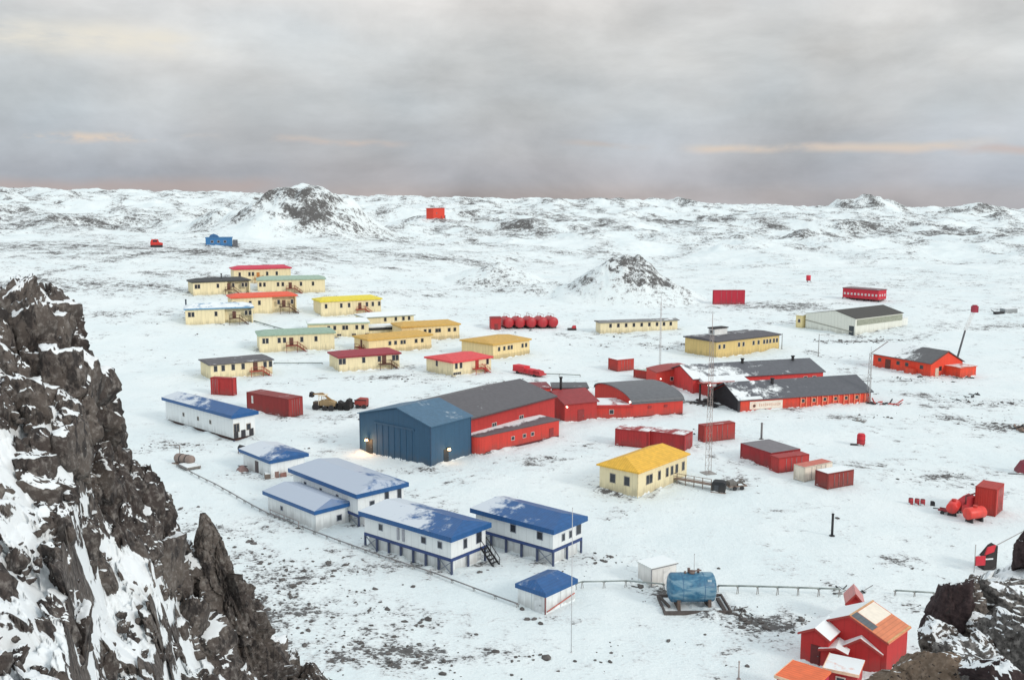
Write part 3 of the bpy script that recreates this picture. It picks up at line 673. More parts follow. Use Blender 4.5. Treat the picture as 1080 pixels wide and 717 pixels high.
# ================================================================== white hangar and the orange building
b = B('white_hangar', 'white hangar with a shallow roof, bare dark on the right half', 'hangar', (840, 348.5), (901.5, 354.5), (952.5, 349.5), lead='A')
b.W *= 1.42; L, W, k = b.L, b.W, b.k; h = 18.3 * k; ap = h + 1.9
b.part('wall', MB().prism([(0, -1), (L, -1), (L, h), (L * .6, ap), (0, h)], 0, W, 'y'), wall(C(214, 216, 206), .08))
for nm, (x0, z0, x1, z1), mt in (('snowy_roof', (-.3, h, L * .6, ap + .1), roof(C(200, 200, 195), .95)), ('dark_roof', (L * .6, ap + .1, L + .3, h), roof(C(56, 54, 50), .04))):
    b.part(nm, MB().prism([(x0, z0), (x1, z1), (x1, z1 + .15), (x0, z0 + .15)], -.2, W + .2, 'y'), mt)
b.part('gutter_strip', MB().box(L, L + .12, .8, W - .3, h - 2.2, h - .4), plain(C(140, 144, 128)))
b.part('rake_trim', MB().bar((0, -.05, h * .62), (L * .95, -.05, h * .22), .12, .3), plain(C(150, 150, 140)))
b.door('F', L * .93, 0, 1.6, 3.0, (.05, .06, .07, 1))
b.part('side_store', MB().box(L * .55, L, W, W + 3.2, -.5, h * .7), wall(C(216, 218, 212)))
b.part('side_store_roof', MB().box(L * .55 - .2, L + .2, W - .0, W + 3.4, h * .7, h * .7 + .2), snowmat())
cw = sub('cream_cabin', 'small cream cabin at the far left corner of the white hangar', 'cabin', -3.2, W * .0 - .8, 2.6, 3.0, ref=b)
cw.part('wall', MB().box(0, 2.6, 0, 3, -.8, 4.6), wall(C(226, 208, 150))); cw.part('roof', roof_mb(2.6, 3, 4.6, .2, .15, .3), roof(C(200, 190, 150), .7)); cw.window('F', 1.3, 2.4, .8, 1.0)

b = B('orange_building', 'bright orange building with a grey roof half covered in snow', 'building', (920.5, 386.5), (981, 397.5), (1014, 395.5), lead='F')
L, W, k = b.L, b.W, b.k; W = b.W = 12.0; h = 14.5 * k; ap = h + 2.6
b.part('wall', MB().prism([(0, -1), (W, -1), (W, h - .4), (W * .5, ap), (0, h)], 0, L, 'x'), wall(C(222, 62, 32), .12))
rf = MB()
for (y0, z0, y1, z1) in ((-.4, h - .1, W * .5, ap + .1), (W * .5, ap + .1, W + .4, h - .5)): rf.prism([(y0, z0), (y1, z1), (y1, z1 + .18), (y0, z0 + .18)], -.4, L + .4, 'x')
b.part('roof', rf, roof(C(88, 88, 90), .56, -1.3)); b.part('verge_trim', MB().bar((-.45, -.4, h), (-.45, W * .5, ap + .2), .2, .3), plain((.12, .05, .04, 1))); b.part('verge_trim', MB().bar((L + .45, -.4, h), (L + .45, W * .5, ap + .2), .15, .3), plain((.12, .05, .04, 1)))
b.door('F', L * .27, 0, 1.6, 2.6, (.12, .03, .02, 1))
b.part('porch', MB().box(L * .62, L * .78, -1.4, 0, -.5, 1.5), wall(C(214, 70, 40))); 
for tt in (.12, .45, .6, .85): b.window('F', L * tt, h * .5, 1.0, .9, frame=(.5, .12, .06, 1))
b.window('R', W * .3, h * .4, 1.0, 1.1, frame=(.5, .12, .06, 1))
b.part('wing', MB().box(L, L + 4.5, W * .45, W * .95, -.5, h * .72), wall(C(224, 70, 36))); b.part('wing_roof', MB().box(L, L + 4.7, W * .45 - .2, W * .95 + .2, h * .72, h * .72 + .2), roof(C(190, 80, 50), .5))
b.door('R', W * .2, 0, 1.1, 2.1, (.6, .5, .4, 1))

# ================================================================== yellow roofed house
b = B('yellow_roofed_house', 'cream house with a golden yellow hipped roof beside the lattice mast', 'house', (628.5, 517.5), (672.5, 525.5), (724, 503.5))
L, W, k = b.L, b.W, b.k; h = 27.5 * k
b.part('wall', MB().box(0, L, 0, W, .1, h), wall(C(240, 226, 184), .07)); b.part('plinth', MB().box(.3, L - .3, .3, W - .3, -1, .1), plain((.10, .09, .08, 1), .9))
b.part('roof', roof_mb(L, W, h - .02, .4, .22, 1.5, 'y', 2.2), roof(C(238, 184, 48), .06))
for f, t_, w_ in (('F', .35, .95), ('F', .72, .95), ('R', .22, 1.7), ('R', .42, .7), ('R', .58, .7), ('R', .68, .7), ('R', .78, .75), ('R', .92, .75)):
    b.window(f, t_ * (L if f == 'F' else W), h * .42, w_, 1.35, frame=(.42, .38, .3, 1))
b.part('corner_trim', MB().box(L - .08, L + .04, -.04, .08, .1, h), plain(C(206, 190, 150))); b.part('gutter', MB().tube((L + .42, -.3, h + .12), (L + .42, W + .3, h + .12), .09), plain(C(220, 170, 60)))
yh = b
# ================================================================== white houses with blue roofs
NAVY = C(16, 82, 140, .95); BG = 'white houses with blue roofs'
def blue_house(label, pl, pn, pr, up, lo, rsnow, gx, win, rwin, posts=7, rposts=3, ov=.55, rise=1.0, th=.62, inset=1.4, braces=((0, 1), (-2, -1)), axis='x', gy=-.3, group=BG, recess=.4, doors=(), winframe=(.25, .27, .32, 1), beam=True):
    b = B('blue_roofed_house', label, 'house', pl, pn, pr, group=group)
    L, W, k = b.L, b.W, b.k; hl, hu = lo * k, (lo + up) * k
    b.part('upper_wall', MB().box(0, L, 0, W, hl + .02, hu), wall(WHITE, .06))
    b.part('roof', roof_mb(L, W, hu - .02, ov, th, rise, axis, inset), roof(NAVY, rsnow, gx, gy, .45, .12, .50 if rsnow > .7 else .28))
    if lo > 2:
        r = recess
        b.part('lower_wall', MB().box(r, L - r, r, W - r, -1, hl), wall(C(226, 230, 230), .08))
        if beam: b.part('floor_beam', MB().box(-.06, L + .06, -.06, .16, hl - .38, hl).box(L - .16, L + .06, .16, W + .06, hl - .38, hl).box(-.06, .16, .16, W + .06, hl - .38, hl).box(.16, L - .16, W - .16, W + .06, hl - .38, hl), plain(C(40, 62, 112)))
        PC = plain(C(66, 76, 104))
        xs = [i * L / (posts - 1) for i in range(posts)]; ys = [i * W / (rposts - 1) for i in range(rposts)]
        for x in xs: b.part('post', MB().box(x - .11, x + .11, -.03, .19, -1, hl - .38), PC)
        for y in ys[1:]: b.part('post', MB().box(L - .19, L + .03, y - .11, y + .11, -1, hl - .38), PC)
        for i, j in braces:
            b.part('cross_brace', MB().bar((xs[i], .08, 0.1), (xs[j], .08, hl - .4), .09).bar((xs[i], .08, hl - .4), (xs[j], .08, .1), .09), plain(C(120, 128, 140)))
        # panel joints on the recessed wall
        mb = MB()
        for x in xs[1:-1]: mb.box(x - .05, x + .05, r - .04, r, 0, hl)
        b.part('panel_joint', mb, plain(C(150, 156, 165)))
    hh = (hu - hl)
    for f, w_, h_ in win: b.window('F', f * L, hl + hh * .42, w_, h_, winframe)
    for f, w_, h_ in rwin: b.window('R', f * W, hl + hh * .30, w_, h_, winframe)
    for f, t in doors: b.door(f, t * (L if f == 'F' else W), 0, 1.0, 2.0, (.10, .08, .08, 1))
    return b
# near pair
b = blue_house('large white house on blue stilts with a mostly snowy blue roof', (385, 577.5), (476, 606.5), (521.5, 594), 20, 18.5, .52, -.9, [(.2, .6, .7), (.7, .7, .7), (.88, .6, .7)], [(.4, .55, 1.1), (.8, .9, 1.5)], posts=8)
b.part('vent_pair', MB().box(b.L * .40, b.L * .40 + .35, -.16, 0, b.k * 22, b.k * 22 + 1.5).box(b.L * .46, b.L * .46 + .35, -.16, 0, b.k * 22, b.k * 22 + 1.5), plain((.35, .36, .4, 1)))
b.fpart('side_stair', stair_mb(1.0, 2.2, 2.2, 6), DARK, 'R', b.W * .93, 2.2)
b = blue_house('large white house on blue stilts with a mostly bare dark blue roof', (502, 573.5), (583, 597), (622.5, 585.5), 18.5, 18.5, .30, -.8, [(.5, .8, .9), (.84, .8, .9)], [(.35, .5, .8), (.6, .5, .8), (.88, .9, 1.5)], posts=6)
# rear ones
b = blue_house('low white house with snow all over its blue roof, nearest the rock crag', (283, 539), (333.5, 560.5), (366, 549.5), 20, 0, .84, -.15, [(.3, .5, .5)], [(.7, .7, .7)], th=.55, rise=.9, inset=.8)
b.part('fence', MB().bar((b.L * .15, -.8, .9), (b.L * .75, -.8, .9), .06).bar((b.L * .15, -.8, .4), (b.L * .75, -.8, .4), .06).bar((b.L * .15, -.8, 0), (b.L * .15, -.8, .95), .08).bar((b.L * .45, -.8, 0), (b.L * .45, -.8, .95), .08).bar((b.L * .75, -.8, 0), (b.L * .75, -.8, .95), .08), plain((.3, .25, .24, 1)))
b = blue_house('long white house on stilts with pale snowy blue roof, directly behind the low house', (310, 527), (378, 555), (420, 541), 19, 14, .84, -.55, [(.2, .5, .6), (.45, .5, .6), (.7, .5, .6)], [(.3, .7, .7), (.62, .6, 1.6), (.9, .6, 1.6)], posts=6)
b = blue_house('small low white house with a half snowy blue roof and a dinghy beside it', (257, 493), (286, 505), (323.5, 498), 18, 0, .66, -.8, [], [], th=.55, rise=.9, inset=.8, doors=(('F', .5),))
b.part('base_board', MB().box(L * 0 + .05, b.L + .05, -.05, b.W + .02, -.3, .25), plain((.5, .48, .46, 1)))
b = blue_house('two storey white house with an overhanging blue roof, farthest back of the blue roofs', (175.5, 444), (246.5, 465.5), (271.5, 461.5), 22, 3.2, .34, -.75, [(.28, .5, .6), (.5, .5, .6), (.68, .5, .6)], [(.15, 1.1, 1.5), (.7, .8, 1.1)], posts=2, rposts=2, braces=(), axis='x', recess=.8, beam=False, winframe=(.3, .25, .2, 1))
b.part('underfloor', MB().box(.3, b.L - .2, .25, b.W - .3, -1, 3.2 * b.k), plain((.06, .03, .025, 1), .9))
for f in (.12, .45, .82): b.door('R', f * b.W, .5, .8, 1.3, (.03, .03, .035, 1))
# small shed
b = B('blue_roofed_shed', 'small white shed with a navy hipped roof, in front of the near pair of houses', 'shed', (546, 637.5), (575, 648), (606.5, 633))
L, W, k = b.L, b.W, b.k; h = 20 * k
b.part('wall', MB().box(0, L, 0, W, -.6, h), wall(WHITE, .06)); b.part('roof', roof_mb(L, W, h - .02, .22, .5, .75, 'y', .9), roof(NAVY, .24, 0, -.2, .45, .2, .25))
b.part('corner_trim', MB().box(L - .06, L + .05, -.05, .08, -.3, h), plain(C(120, 70, 70)))
b.part('red_pipe', MB().tube((L + .12, .2, .3), (L + .12, W * .95, 1.0), .06), plain((.5, .1, .07, 1)))
b.part('panel_joint', MB().box(L, L + .02, W * .5, W * .5 + .06, 0, h).box(L * .5, L * .5 + .06, -.02, 0, 0, h), plain(C(170, 175, 178)))
b.door('F', L * .75, 0, .9, 1.9, (.62, .64, .65, 1))
# white instrument box
b = B('white_box_hut', 'small plain white box hut beside the blue tank', 'hut', (680, 612), (687, 618.5), (713, 612.5), lead='R')
b.setL(2.6); h = 20 * b.k
b.part('wall', MB().box(0, b.L, 0, b.W, -.4, h), wall(C(224, 222, 218), .05)); b.part('roof', MB().box(-.15, b.L + .15, -.15, b.W + .15, h, h + .12), roof(C(210, 214, 210), .75))
b.part('edge_trim', MB().box(b.L + .12, b.L + .18, -.15, b.W + .15, h - .06, h + .04).box(b.L, b.L + .06, -.06, .02, 0, h), plain((.2, .2, .22, 1))); b.door('R', b.W * .6, 0, .9, 1.8, (.7, .69, .67, 1))

# ================================================================== containers
def container(label, pl, pn, pr, hp, col, rsnow=.15, group='red shipping containers', lead=None, doors='Lf', W=2.45, top=None, name='shipping_container', cat='container', roofc=None, lift=.12, wmax=None, mark=False):
    col = tuple(v * (.78 if col[0] > col[1] * 2 else 1) for v in col[:3]) + (1,)
    b = B(name, label, cat, pl, pn, pr, W, group, lead); L, W = b.L, b.W; h = hp * b.k
    def corr(n0, n1, pitch=.30, d=.045):
        n = max(2, int((n1 - n0) / pitch)); p = []
        for i in range(n):
            a = n0 + (n1 - n0) * i / n; s = (n1 - n0) / n
            p += [(a, 0), (a + s * .35, 0), (a + s * .5, d), (a + s * .85, d)]
        return p + [(n1, 0)]
    e = .1
    pts = [(x, -0 + e * .6 + d) for x, d in corr(e, L - e)] + [(L - e * .6 - d, y) for y, d in corr(e, W - e)] + [(x, W - e * .6 - d) for x, d in corr(e, L - e)[::-1]] + [(e * .6 + d, y) for y, d in corr(e, W - e)[::-1]]
    b.part('corrugated_body', MB().prism(pts, lift, h - .06), wall(col, .16, .6))
    fr = MB()
    for x in (0, L - .14):
        for y in (0, W - .14): fr.box(x, x + .14, y, y + .14, 0, h)
    for z in (lift - .02, h - .14):
        fr.box(.14, L - .14, 0, .12, z, z + .14).box(.14, L - .14, W - .12, W, z, z + .14).box(0, .12, .14, W - .14, z, z + .14).box(L - .12, L, .14, W - .14, z, z + .14)
    b.part('frame', fr, plain(tuple(v * .75 for v in col[:3]) + (1,), .6))
    b.part('roof', MB().box(.06, L - .06, .06, W - .06, h - .05, h + .02), roof(roofc or tuple(v * .8 for v in col[:3]) + (1,), rsnow))
    if doors:
        wd = W if doors in ('Lf', 'R') else min(L, 2.4)
        mb = MB().box(.16, wd / 2 - .02, -.03, .05, lift + .15, h - .2).box(wd / 2 + .02, wd - .16, -.03, .05, lift + .15, h - .2)
        o = b.fpart('doors', mb, wall(tuple(min(.9, v * 1.05) for v in col[:3]) + (1,), .1, .6), doors, 0, 0)
        rods = MB()
        for x in (.25, .42, .58, .75): rods.tube((wd * x, -.07, lift + .2), (wd * x, -.07, h - .22), .03)
        rods.build('lock_rods', plain((.3, .3, .3, 1), .4, .6), o)
    if mark: b.part('white_mark', MB().box(L * .12, L * .16, -.0, .055, h * .45, h * .85), plain((.7, .68, .65, 1)))
    return b
RC = C(158, 46, 44); RC2 = C(176, 40, 46)
container('short red container end on, beside the flat grey roofed dwelling', (222.5, 416), (246, 417.5), (249.5, 416), 18.5, C(184, 40, 40), .3, doors='F', lead='F')
container('long weathered red container with a snow dusted top, below the short red container', (260.5, 432.5), (304.5, 441), (320.5, 437.5), 20.5, RC, .22, doors='R', lead='F', mark=True)
container('single red container standing behind the thin lattice mast', (739, 464), (742, 466.5), (775, 463), 18.5, C(176, 50, 44), .3, doors='R', lead='R')
container('red container with snow on top, first of the chain left of the curved passage', (645, 389), (651, 392), (668.5, 390), 12.5, REDL, .9, doors='R', lead='R')
b = container('low red flat bed container with a green load, left of the curved passage', (668, 398), (688, 401), (693.5, 399), 9, REDL, .5, doors=None, lead='F', roofc=C(120, 150, 128))
container('double width red container block with a grey roof and a thin pole behind', (780.5, 483), (813, 494), (841, 489), 17.5, C(172, 40, 46), .12, doors='R', roofc=C(112, 108, 112))
container('smaller red container in the row, next to the grey roofed block', (813.5, 495), (820.5, 499), (853, 495), 17, C(190, 52, 50), .2, doors='R', lead='R')
container('white container with a reddish roof in the row', (837, 505), (848, 508.5), (877.5, 502), 16.5, C(226, 216, 200), .18, doors='R', lead='R', roofc=C(190, 100, 84))
container('brown red container with snow on top, at the right end of the row', (860, 511.5), (872.5, 516.5), (900, 511.5), 17.5, C(150, 52, 46), .8, doors='R', lead='R')
container('bright red container on the far plain, right of the stony mound', (751, 320.5), (752, 321), (785.5, 321), 15, C(194, 26, 56), .2, doors='R', lead='R', name='container_cabin', W=6)
# two jointed containers above the yellow roof
container('left one of two red containers joined at an angle above the golden yellow roof', (648.5, 469.5), (684, 473.5), None, 18.5, C(184, 40, 44), .5, doors=None, W=4)
container('right one of two red containers joined at an angle above the golden yellow roof', (684, 472), (721.5, 477), None, 18.5, C(178, 38, 42), .5, doors='R', W=4)
# red row with windows behind the white hangar
b = B('red_cabin_row', 'long red cabin row with many small white windows, behind the white hangar', 'building', (888.5, 315), (926, 319), (945.5, 316)); b.W = 6
h = 12.5 * b.k; L, W = b.L, b.W
b.part('wall', MB().box(0, L, 0, W, .9, h), wall(C(188, 32, 52), .12)); b.part('roof', MB().box(-.2, L + .2, -.2, W + .2, h, h + .22), roof(C(110, 84, 88), .25))
for i in range(6): b.part('stilt', MB().box(L * i / 5 - .15, L * i / 5 + .15, .1, .4, -1, .9), DARK)
for i in range(10): b.window('F', L * (.06 + .098 * i), h * .50, .55, .6, frame=(.8, .74, .74, 1), pane=plain((.55, .5, .5, 1)))
for i in range(3): b.window('R', W * (.2 + .3 * i), h * .5, .55, .6, frame=(.8, .74, .74, 1), pane=plain((.55, .5, .5, 1)))

# ================================================================== far huts and odd pieces
b = B('red_hill_hut', 'small square red hut on the hill crest, against the far snowfield', 'hut', (457, 231), (469, 231), None, 7)
h = 11 * b.k; b.part('wall', MB().box(0, b.L, 0, 7, -.5, h), wall(C(214, 62, 40), .1)); b.part('roof', MB().box(-.4, b.L + .5, -.4, 7.4, h, h + .4), roof(C(196, 50, 40), .2)); b.part('porch', MB().box(b.L, b.L + 1.2, 0, 4, -.5, h * .35), plain((.07, .04, .04, 1)))
b.window('F', b.L * .3, h * .5, 1.2, 1.0); b.door('F', b.L * .7, 0, 1.2, 2.4, (.3, .05, .03, 1))
b = B('blue_cabin', 'blue cabin with a raised turret and dark rear end, on the left slope', 'cabin', (217, 259), (251, 260.5), None, 7)
h = 9.5 * b.k; L = b.L
b.part('wall', MB().box(0, L * .82, 0, 7, -.6, h), wall(C(50, 112, 164), .16)); b.part('roof', MB().box(-.2, L * .84, -.2, 7.2, h, h + .3), roof(C(62, 116, 160), .25))
b.part('turret', MB().prism([(L * .1, h + .3), (L * .42, h + .3), (L * .36, h + 1.3), (L * .24, h + 1.9), (L * .14, h + 1.3)], .5, 5, 'y'), wall(C(52, 100, 146)))
b.part('rear_cabin', MB().box(L * .84, L * .99, 0, 6, 0, h * .75), plain((.12, .13, .15, 1))); b.part('skid', MB().box(L * .8, L * 1.03, -.4, 6.4, -.4, .1).box(L * .03, L * .8, -.2, .1, -.4, .05), DARK)
for f in (.2, .4, .6): b.window('F', f * L, h * .5, 1.0, .9)
b = B('red_tracked_vehicle', 'small red tracked snow vehicle on the left slope', 'snow vehicle', (159, 261), (172, 261), None, 3)
L, k = b.L, b.k; u = L / 5.
b.part('body', MB().prism([(0, 1), (L, 1), (L, 2.0), (L * .72, 2.3), (L * .62, 3.6), (L * .1, 3.6), (0, 2.4)], .4, 2.8, 'y'), wall(C(200, 48, 40)))
for y in (0, 2.5): b.part('track', MB().prism([(.2, 0), (L - .4, 0), (L, .6), (L - .3, 1.1), (.3, 1.1), (-.1, .6)], y, y + .6, 'y'), DARK)
b.part('cab_window', MB().box(L * .2, L * .55, .36, .4, 2.5, 3.3), GLASS)
b = B('red_marker_drum', 'tiny red marker drum on legs on the far right snowfield', 'drum', (851.5, 298), (856.5, 298), None, 2)
b.part('drum', MB().tube((b.L / 2, 1, .8), (b.L / 2, 1, 3.2), 1.0, 14), wall(C(196, 40, 60))); b.part('stand', MB().bar((.1, .3, -.3), (.4, .7, .9), .15).bar((b.L - .1, .3, -.3), (b.L - .4, .7, .9), .15).bar((b.L / 2, 1.8, -.3), (b.L / 2, 1.5, .9), .15), DARK)
b = B('red_drum', 'upright red drum with rounded top standing alone right of the sign hall', 'drum', (903.5, 470), (912.5, 470.5), None, 1.6)
L = b.L; h = 12.5 * b.k
b.part('shell', MB().tube((L / 2, L / 2, .05), (L / 2, L / 2, h - .3), L * .5, 18).tube((L / 2, L / 2, h - .3), (L / 2, L / 2, h), L * .5, 18, L * .38), wall(C(190, 28, 44))); b.part('band', MB().tube((L / 2, L / 2, h * .45), (L / 2, L / 2, h * .5), L * .52, 18), plain(C(130, 30, 36)))
b.part('base_plate', MB().box(-1.1, L * .9, .1, L * .9, -.05, .08), DARK)

# ---- row of red tanks
def tank(name, label, cat, p, dirv, ln, rad, col, group=None, legs=True, lift=.4, band=None):
    ang = math.atan2(dirv[1], dirv[0]); r = empty(name, tuple(p), ang, label, cat, group)
    MB().capsule((rad * .35, 0, rad + lift), (ln - rad * .35, 0, rad + lift), rad).build('shell', wall(col, .12, .45), r)
    for x in (.22, .78): MB().prism([(-rad * .8, -.3), (rad * .8, -.3), (rad * .62, rad * .6 + lift), (-rad * .62, rad * .6 + lift)], ln * x - .12, ln * x + .12, 'x').build('saddle', DARK, r)
    MB().tube((ln * .5, 0, 2 * rad + lift - .1), (ln * .5, 0, 2 * rad + lift + .25), .3, 12).build('manhole', plain(tuple(v * .7 for v in col[:3]) + (1,)), r)
    return r
p0 = at(518, 347.5); k0 = depth(p0)
b = B('red_pump_house', 'boxy dark red pump house at the left end of the red tank row', 'pump house', (518, 348), (528.5, 348), None, 3.2)
h = 12.5 * b.k; b.part('wall', MB().box(0, b.L, 0, 3.2, -.4, h), wall(C(168, 40, 42))); b.part('roof', roof_mb(b.L, 3.2, h, .1, .1, .4), roof(C(130, 34, 38), .1)); b.door('F', b.L * .5, 0, 1.0, 2.0, (.2, .03, .03, 1))
tk = None
for i, px in enumerate((535.5, 547.5, 559.5, 571.5, 582.5, 588.5)):
    if i == 5: break
    p = at(px + 2, 347.5 - i * .15); rad = 5.6 * depth(p)
    if tk is None:
        tk = tank('red_fuel_tank', 'horizontal red fuel tank in the far row of tanks', 'tank', p, (-.35, .94), 6.0, rad, C(170, 34, 44), 'row of red fuel tanks')
        MB().bar((.4, 0, 2 * rad + .4), (.4, 0, 2 * rad + 1.3), .08).bar((5.4, 0, 2 * rad + .4), (5.4, 0, 2 * rad + 1.3), .08).bar((.4, 0, 2 * rad + 1.3), (5.4, 0, 2 * rad + 1.3), .08).build('catwalk_rail', plain((.3, .08, .08, 1)), tk)
        o = tk
    else: o = copy_tree(tk)
    o.location = tuple(p)
    o['label'] = ['leftmost red fuel tank of the row, next to the boxy pump house', 'second red fuel tank of the row from the pump house', 'middle red fuel tank of the five in the row', 'fourth red fuel tank of the row from the pump house', 'rightmost red fuel tank of the row, round end showing'][i]
b = B('red_sledge', 'small low red sledge lying right of the far tank row', 'sledge', (599, 348.5), (608, 348.5), None, 2)
b.part('deck', MB().box(0, b.L, 0, 2, .2, .6), DARK); b.part('load', MB().prism([(b.L * .45, .6), (b.L, .6), (b.L * .95, 1.5), (b.L * .6, 1.4)], .2, 1.8, 'y'), wall(C(190, 40, 52))); b.part('runner', MB().box(0, b.L, 0, .2, -.2, .2).box(0, b.L, 1.8, 2, -.2, .2), DARK)
# red pipe trolley
b = B('red_trailer', 'low red trailer of stacked beams beside the ochre roofed dwelling that stands alone', 'trailer', (540.5, 393), (569, 398.5), None, 2.4)
L = b.L
b.part('bed', MB().box(0, L, 0, 2.4, .5, .9), wall(C(196, 36, 50))); b.part('load', MB().box(0, L * .42, .1, 2.2, .9, 2.1).box(L * .3, L * .8, .3, 2.1, .9, 1.6), wall(C(204, 44, 56))); b.part('load_end', MB().prism([(L * .72, .9), (L * .98, .9), (L * .94, 1.5), (L * .76, 1.7)], .3, 2.0, 'y'), wall(C(180, 36, 46)))
wheels(b, DARK, [(L * .18, .45), (L * .8, .45)], 0, lambda r: r - .2, 2.4)
STONE = plain((.10, .092, .088, 1), .9, 0, .35)
_ico = [(0, 0, -1), (.72, -.53, -.45), (-.28, -.85, -.45), (-.89, 0, -.45), (-.28, .85, -.45), (.72, .53, -.45), (.28, -.85, .45), (-.72, -.53, .45), (-.72, .53, .45), (.28, .85, .45), (.89, 0, .45), (0, 0, 1)]
_icf = [(0, 1, 2), (1, 0, 5), (0, 2, 3), (0, 3, 4), (0, 4, 5), (1, 5, 10), (2, 1, 6), (3, 2, 7), (4, 3, 8), (5, 4, 9), (1, 10, 6), (2, 6, 7), (3, 7, 8), (4, 8, 9), (5, 9, 10), (6, 10, 11), (7, 6, 11), (8, 7, 11), (9, 8, 11), (10, 9, 11)]
def stone_shape(rs, sc):
    k = rs.uniform(.6, 1.35, (12, 1)); q = np.array(_ico) * k * np.array([rs.uniform(.8, 1.5), rs.uniform(.6, 1.1), rs.uniform(.4, .8)]) * sc
    a = rs.uniform(0, 6.28); c, s = math.cos(a), math.sin(a)
    return q @ np.array([[c, s, 0], [-s, c, 0], [0, 0, 1]])
# ================================================================== masts, poles, pipes
STEEL = plain((.30, .30, .31, 1), .5, .3); RUST = plain((.22, .16, .13, 1), .8)
def lattice(label, px, py, top, wbase=1.1, wtop=.5, tip=2.5, name='lattice_mast', lean=(0, 0), m=STEEL, r=.045, steps=None, guys=True):
    p = at(px, py); k = depth(p); H = (py - top) * k
    ro = empty(name, tuple(p), .4, label, 'mast'); n = steps or int(H / 1.3)
    def cr(i, j):
        t = j / n; w = wbase * (1 - t) + wtop * t; a = i * 2 * math.pi / 3
        return (math.cos(a) * w * .58 + lean[0] * t, math.sin(a) * w * .58 + lean[1] * t, H * t - (.3 if j == 0 else 0))
    leg = MB(); br = MB()
    for i in range(3):
        leg.tube(cr(i, 0), cr(i, n), r * 1.5, 6)
        for j in range(n):
            br.tube(cr(i, j), cr((i + 1) % 3, j + 1), r * .8, 4, caps=False); br.tube(cr(i, j + 1), cr((i + 1) % 3, j + 1), r * .8, 4, caps=False)
    leg.build('mast_leg', m, ro); br.build('lattice_brace', m, ro)
    MB().tube((lean[0], lean[1], H), (lean[0], lean[1], H + tip), .05, 6).build('antenna', m, ro)
    MB().box(-wbase, wbase, -wbase, wbase, -.4, .12).build('footing', plain((.3, .29, .28, 1), .9), ro)
    return ro, p, k, H
lattice('tall thin lattice mast rising beside the yellow roofed house, its foot in the snow', 747, 499, 352, 1.0, .6, 3.5, r=.022, m=plain((.36, .30, .28, 1), .6))
lattice('thin lattice mast behind the right end of the sign hall', 916, 425, 372, .9, .5, 1.5, m=plain((.45, .45, .45, 1)))
lattice('very thin pale mast in front of the long beige block', 696, 386, 318, .5, .3, 2, m=plain((.55, .55, .55, 1)), r=.03)
def pole(label, px, py, top, r, name='pole', cat='pole', m=STEEL, extra=None, rt=None):
    p = at(px, py); k = depth(p); H = (py - top) * k
    ro = empty(name, tuple(p), 0, label, cat)
    MB().tube((0, 0, -.5), (0, 0, H), r, 10, rt or r * .7).build('shaft', m, ro)
    if extra == 'cap': MB().tube((0, 0, H), (0, 0, H + .12), r * 1.1, 10).build('cap', m, ro)
    if extra == 'arm':
        MB().bar((0, 0, H - .3), (2.6, 0, H - .1), .09).build('arm', m, ro); MB().box(2.2, 2.9, -.15, .15, H - .22, H - .05).build('lamp_head', DARK, ro)
    MB().tube((0, 0, -.2), (0, 0, .1), r * 2.2, 10).build('foot', m, ro); return ro
pole('tall slim grey pole rising past the right house of the near pair', 602.5, 688, 531, .045, m=plain((.5, .51, .52, 1)), rt=.035, extra='cap')
pole('short stout dark post standing alone on the open snow', 877.5, 565, 541.5, .17, 'post', 'post', DARK, 'cap', .16)
pole('dark flue like pole behind the double width red container block', 803, 463, 446, .2, m=plain((.16, .15, .15, 1)), extra='cap', rt=.2)
pole('lamp pole with a short arm between the mustard block and the white hangar', 863, 376, 352, .13, 'lamp_pole', 'lamp pole', m=plain((.3, .3, .3, 1)), extra='arm')
pole('thin dark pole at the right end of the mustard yellow block', 824.5, 368, 352, .12, m=plain((.16, .16, .16, 1)), extra='cap')
pole('short pale post at the bottom edge of the snowfield', 779, 716, 697, .09, 'post', 'post', plain((.4, .35, .33, 1)), 'cap')
pole('slim whip antenna on the snow behind the blue tank', 732, 603, 584, .05, 'whip_antenna', 'antenna', plain((.45, .45, .45, 1)), 'cap')
pole('short dark post left of the light blue roofed dwelling', 196.5, 330, 316, .3, 'post', 'post', plain((.05, .07, .1, 1)), 'cap', .25)
# leaning mast right of the orange building
p = at(1008.5, 380); k = depth(p); ro = empty('leaning_mast', tuple(p), 0, 'leaning dark mast with white lattice top and red box, by the orange building', 'mast')
T = lambda dx, dy: (dx * k, 0, dy * k)
MB().tube(T(0, -2), T(7.5, 32), .30, 8, .26).build('mast_pole', plain((.10, .10, .11, 1)), ro)
mb = MB()
a, b_ = Vector(T(7.5, 32)), Vector(T(15, 52))
for i in range(4):
    o = Vector(((i % 2 - .5) * .7, (i // 2 - .5) * .7, 0)); mb.tube(a + o, b_ + o, .05, 5)
for j in range(6):
    q0 = a.lerp(b_, j / 6); q1 = a.lerp(b_, (j + 1) / 6); mb.bar(q0 + Vector((-.35, -.35, 0)), q1 + Vector((.35, -.35, 0)), .05).bar(q0 + Vector((.35, .35, 0)), q1 + Vector((-.35, .35, 0)), .05)
mb.build('lattice_top', plain((.72, .70, .68, 1)), ro)
x, _, z = T(16, 51); MB().box(x - .75, x + .75, -.7, .7, z, z + 1.7).box(x - .5, x + .5, -.5, .5, z + 1.7, z + 2.0).build('red_box', wall(C(150, 40, 60)), ro)

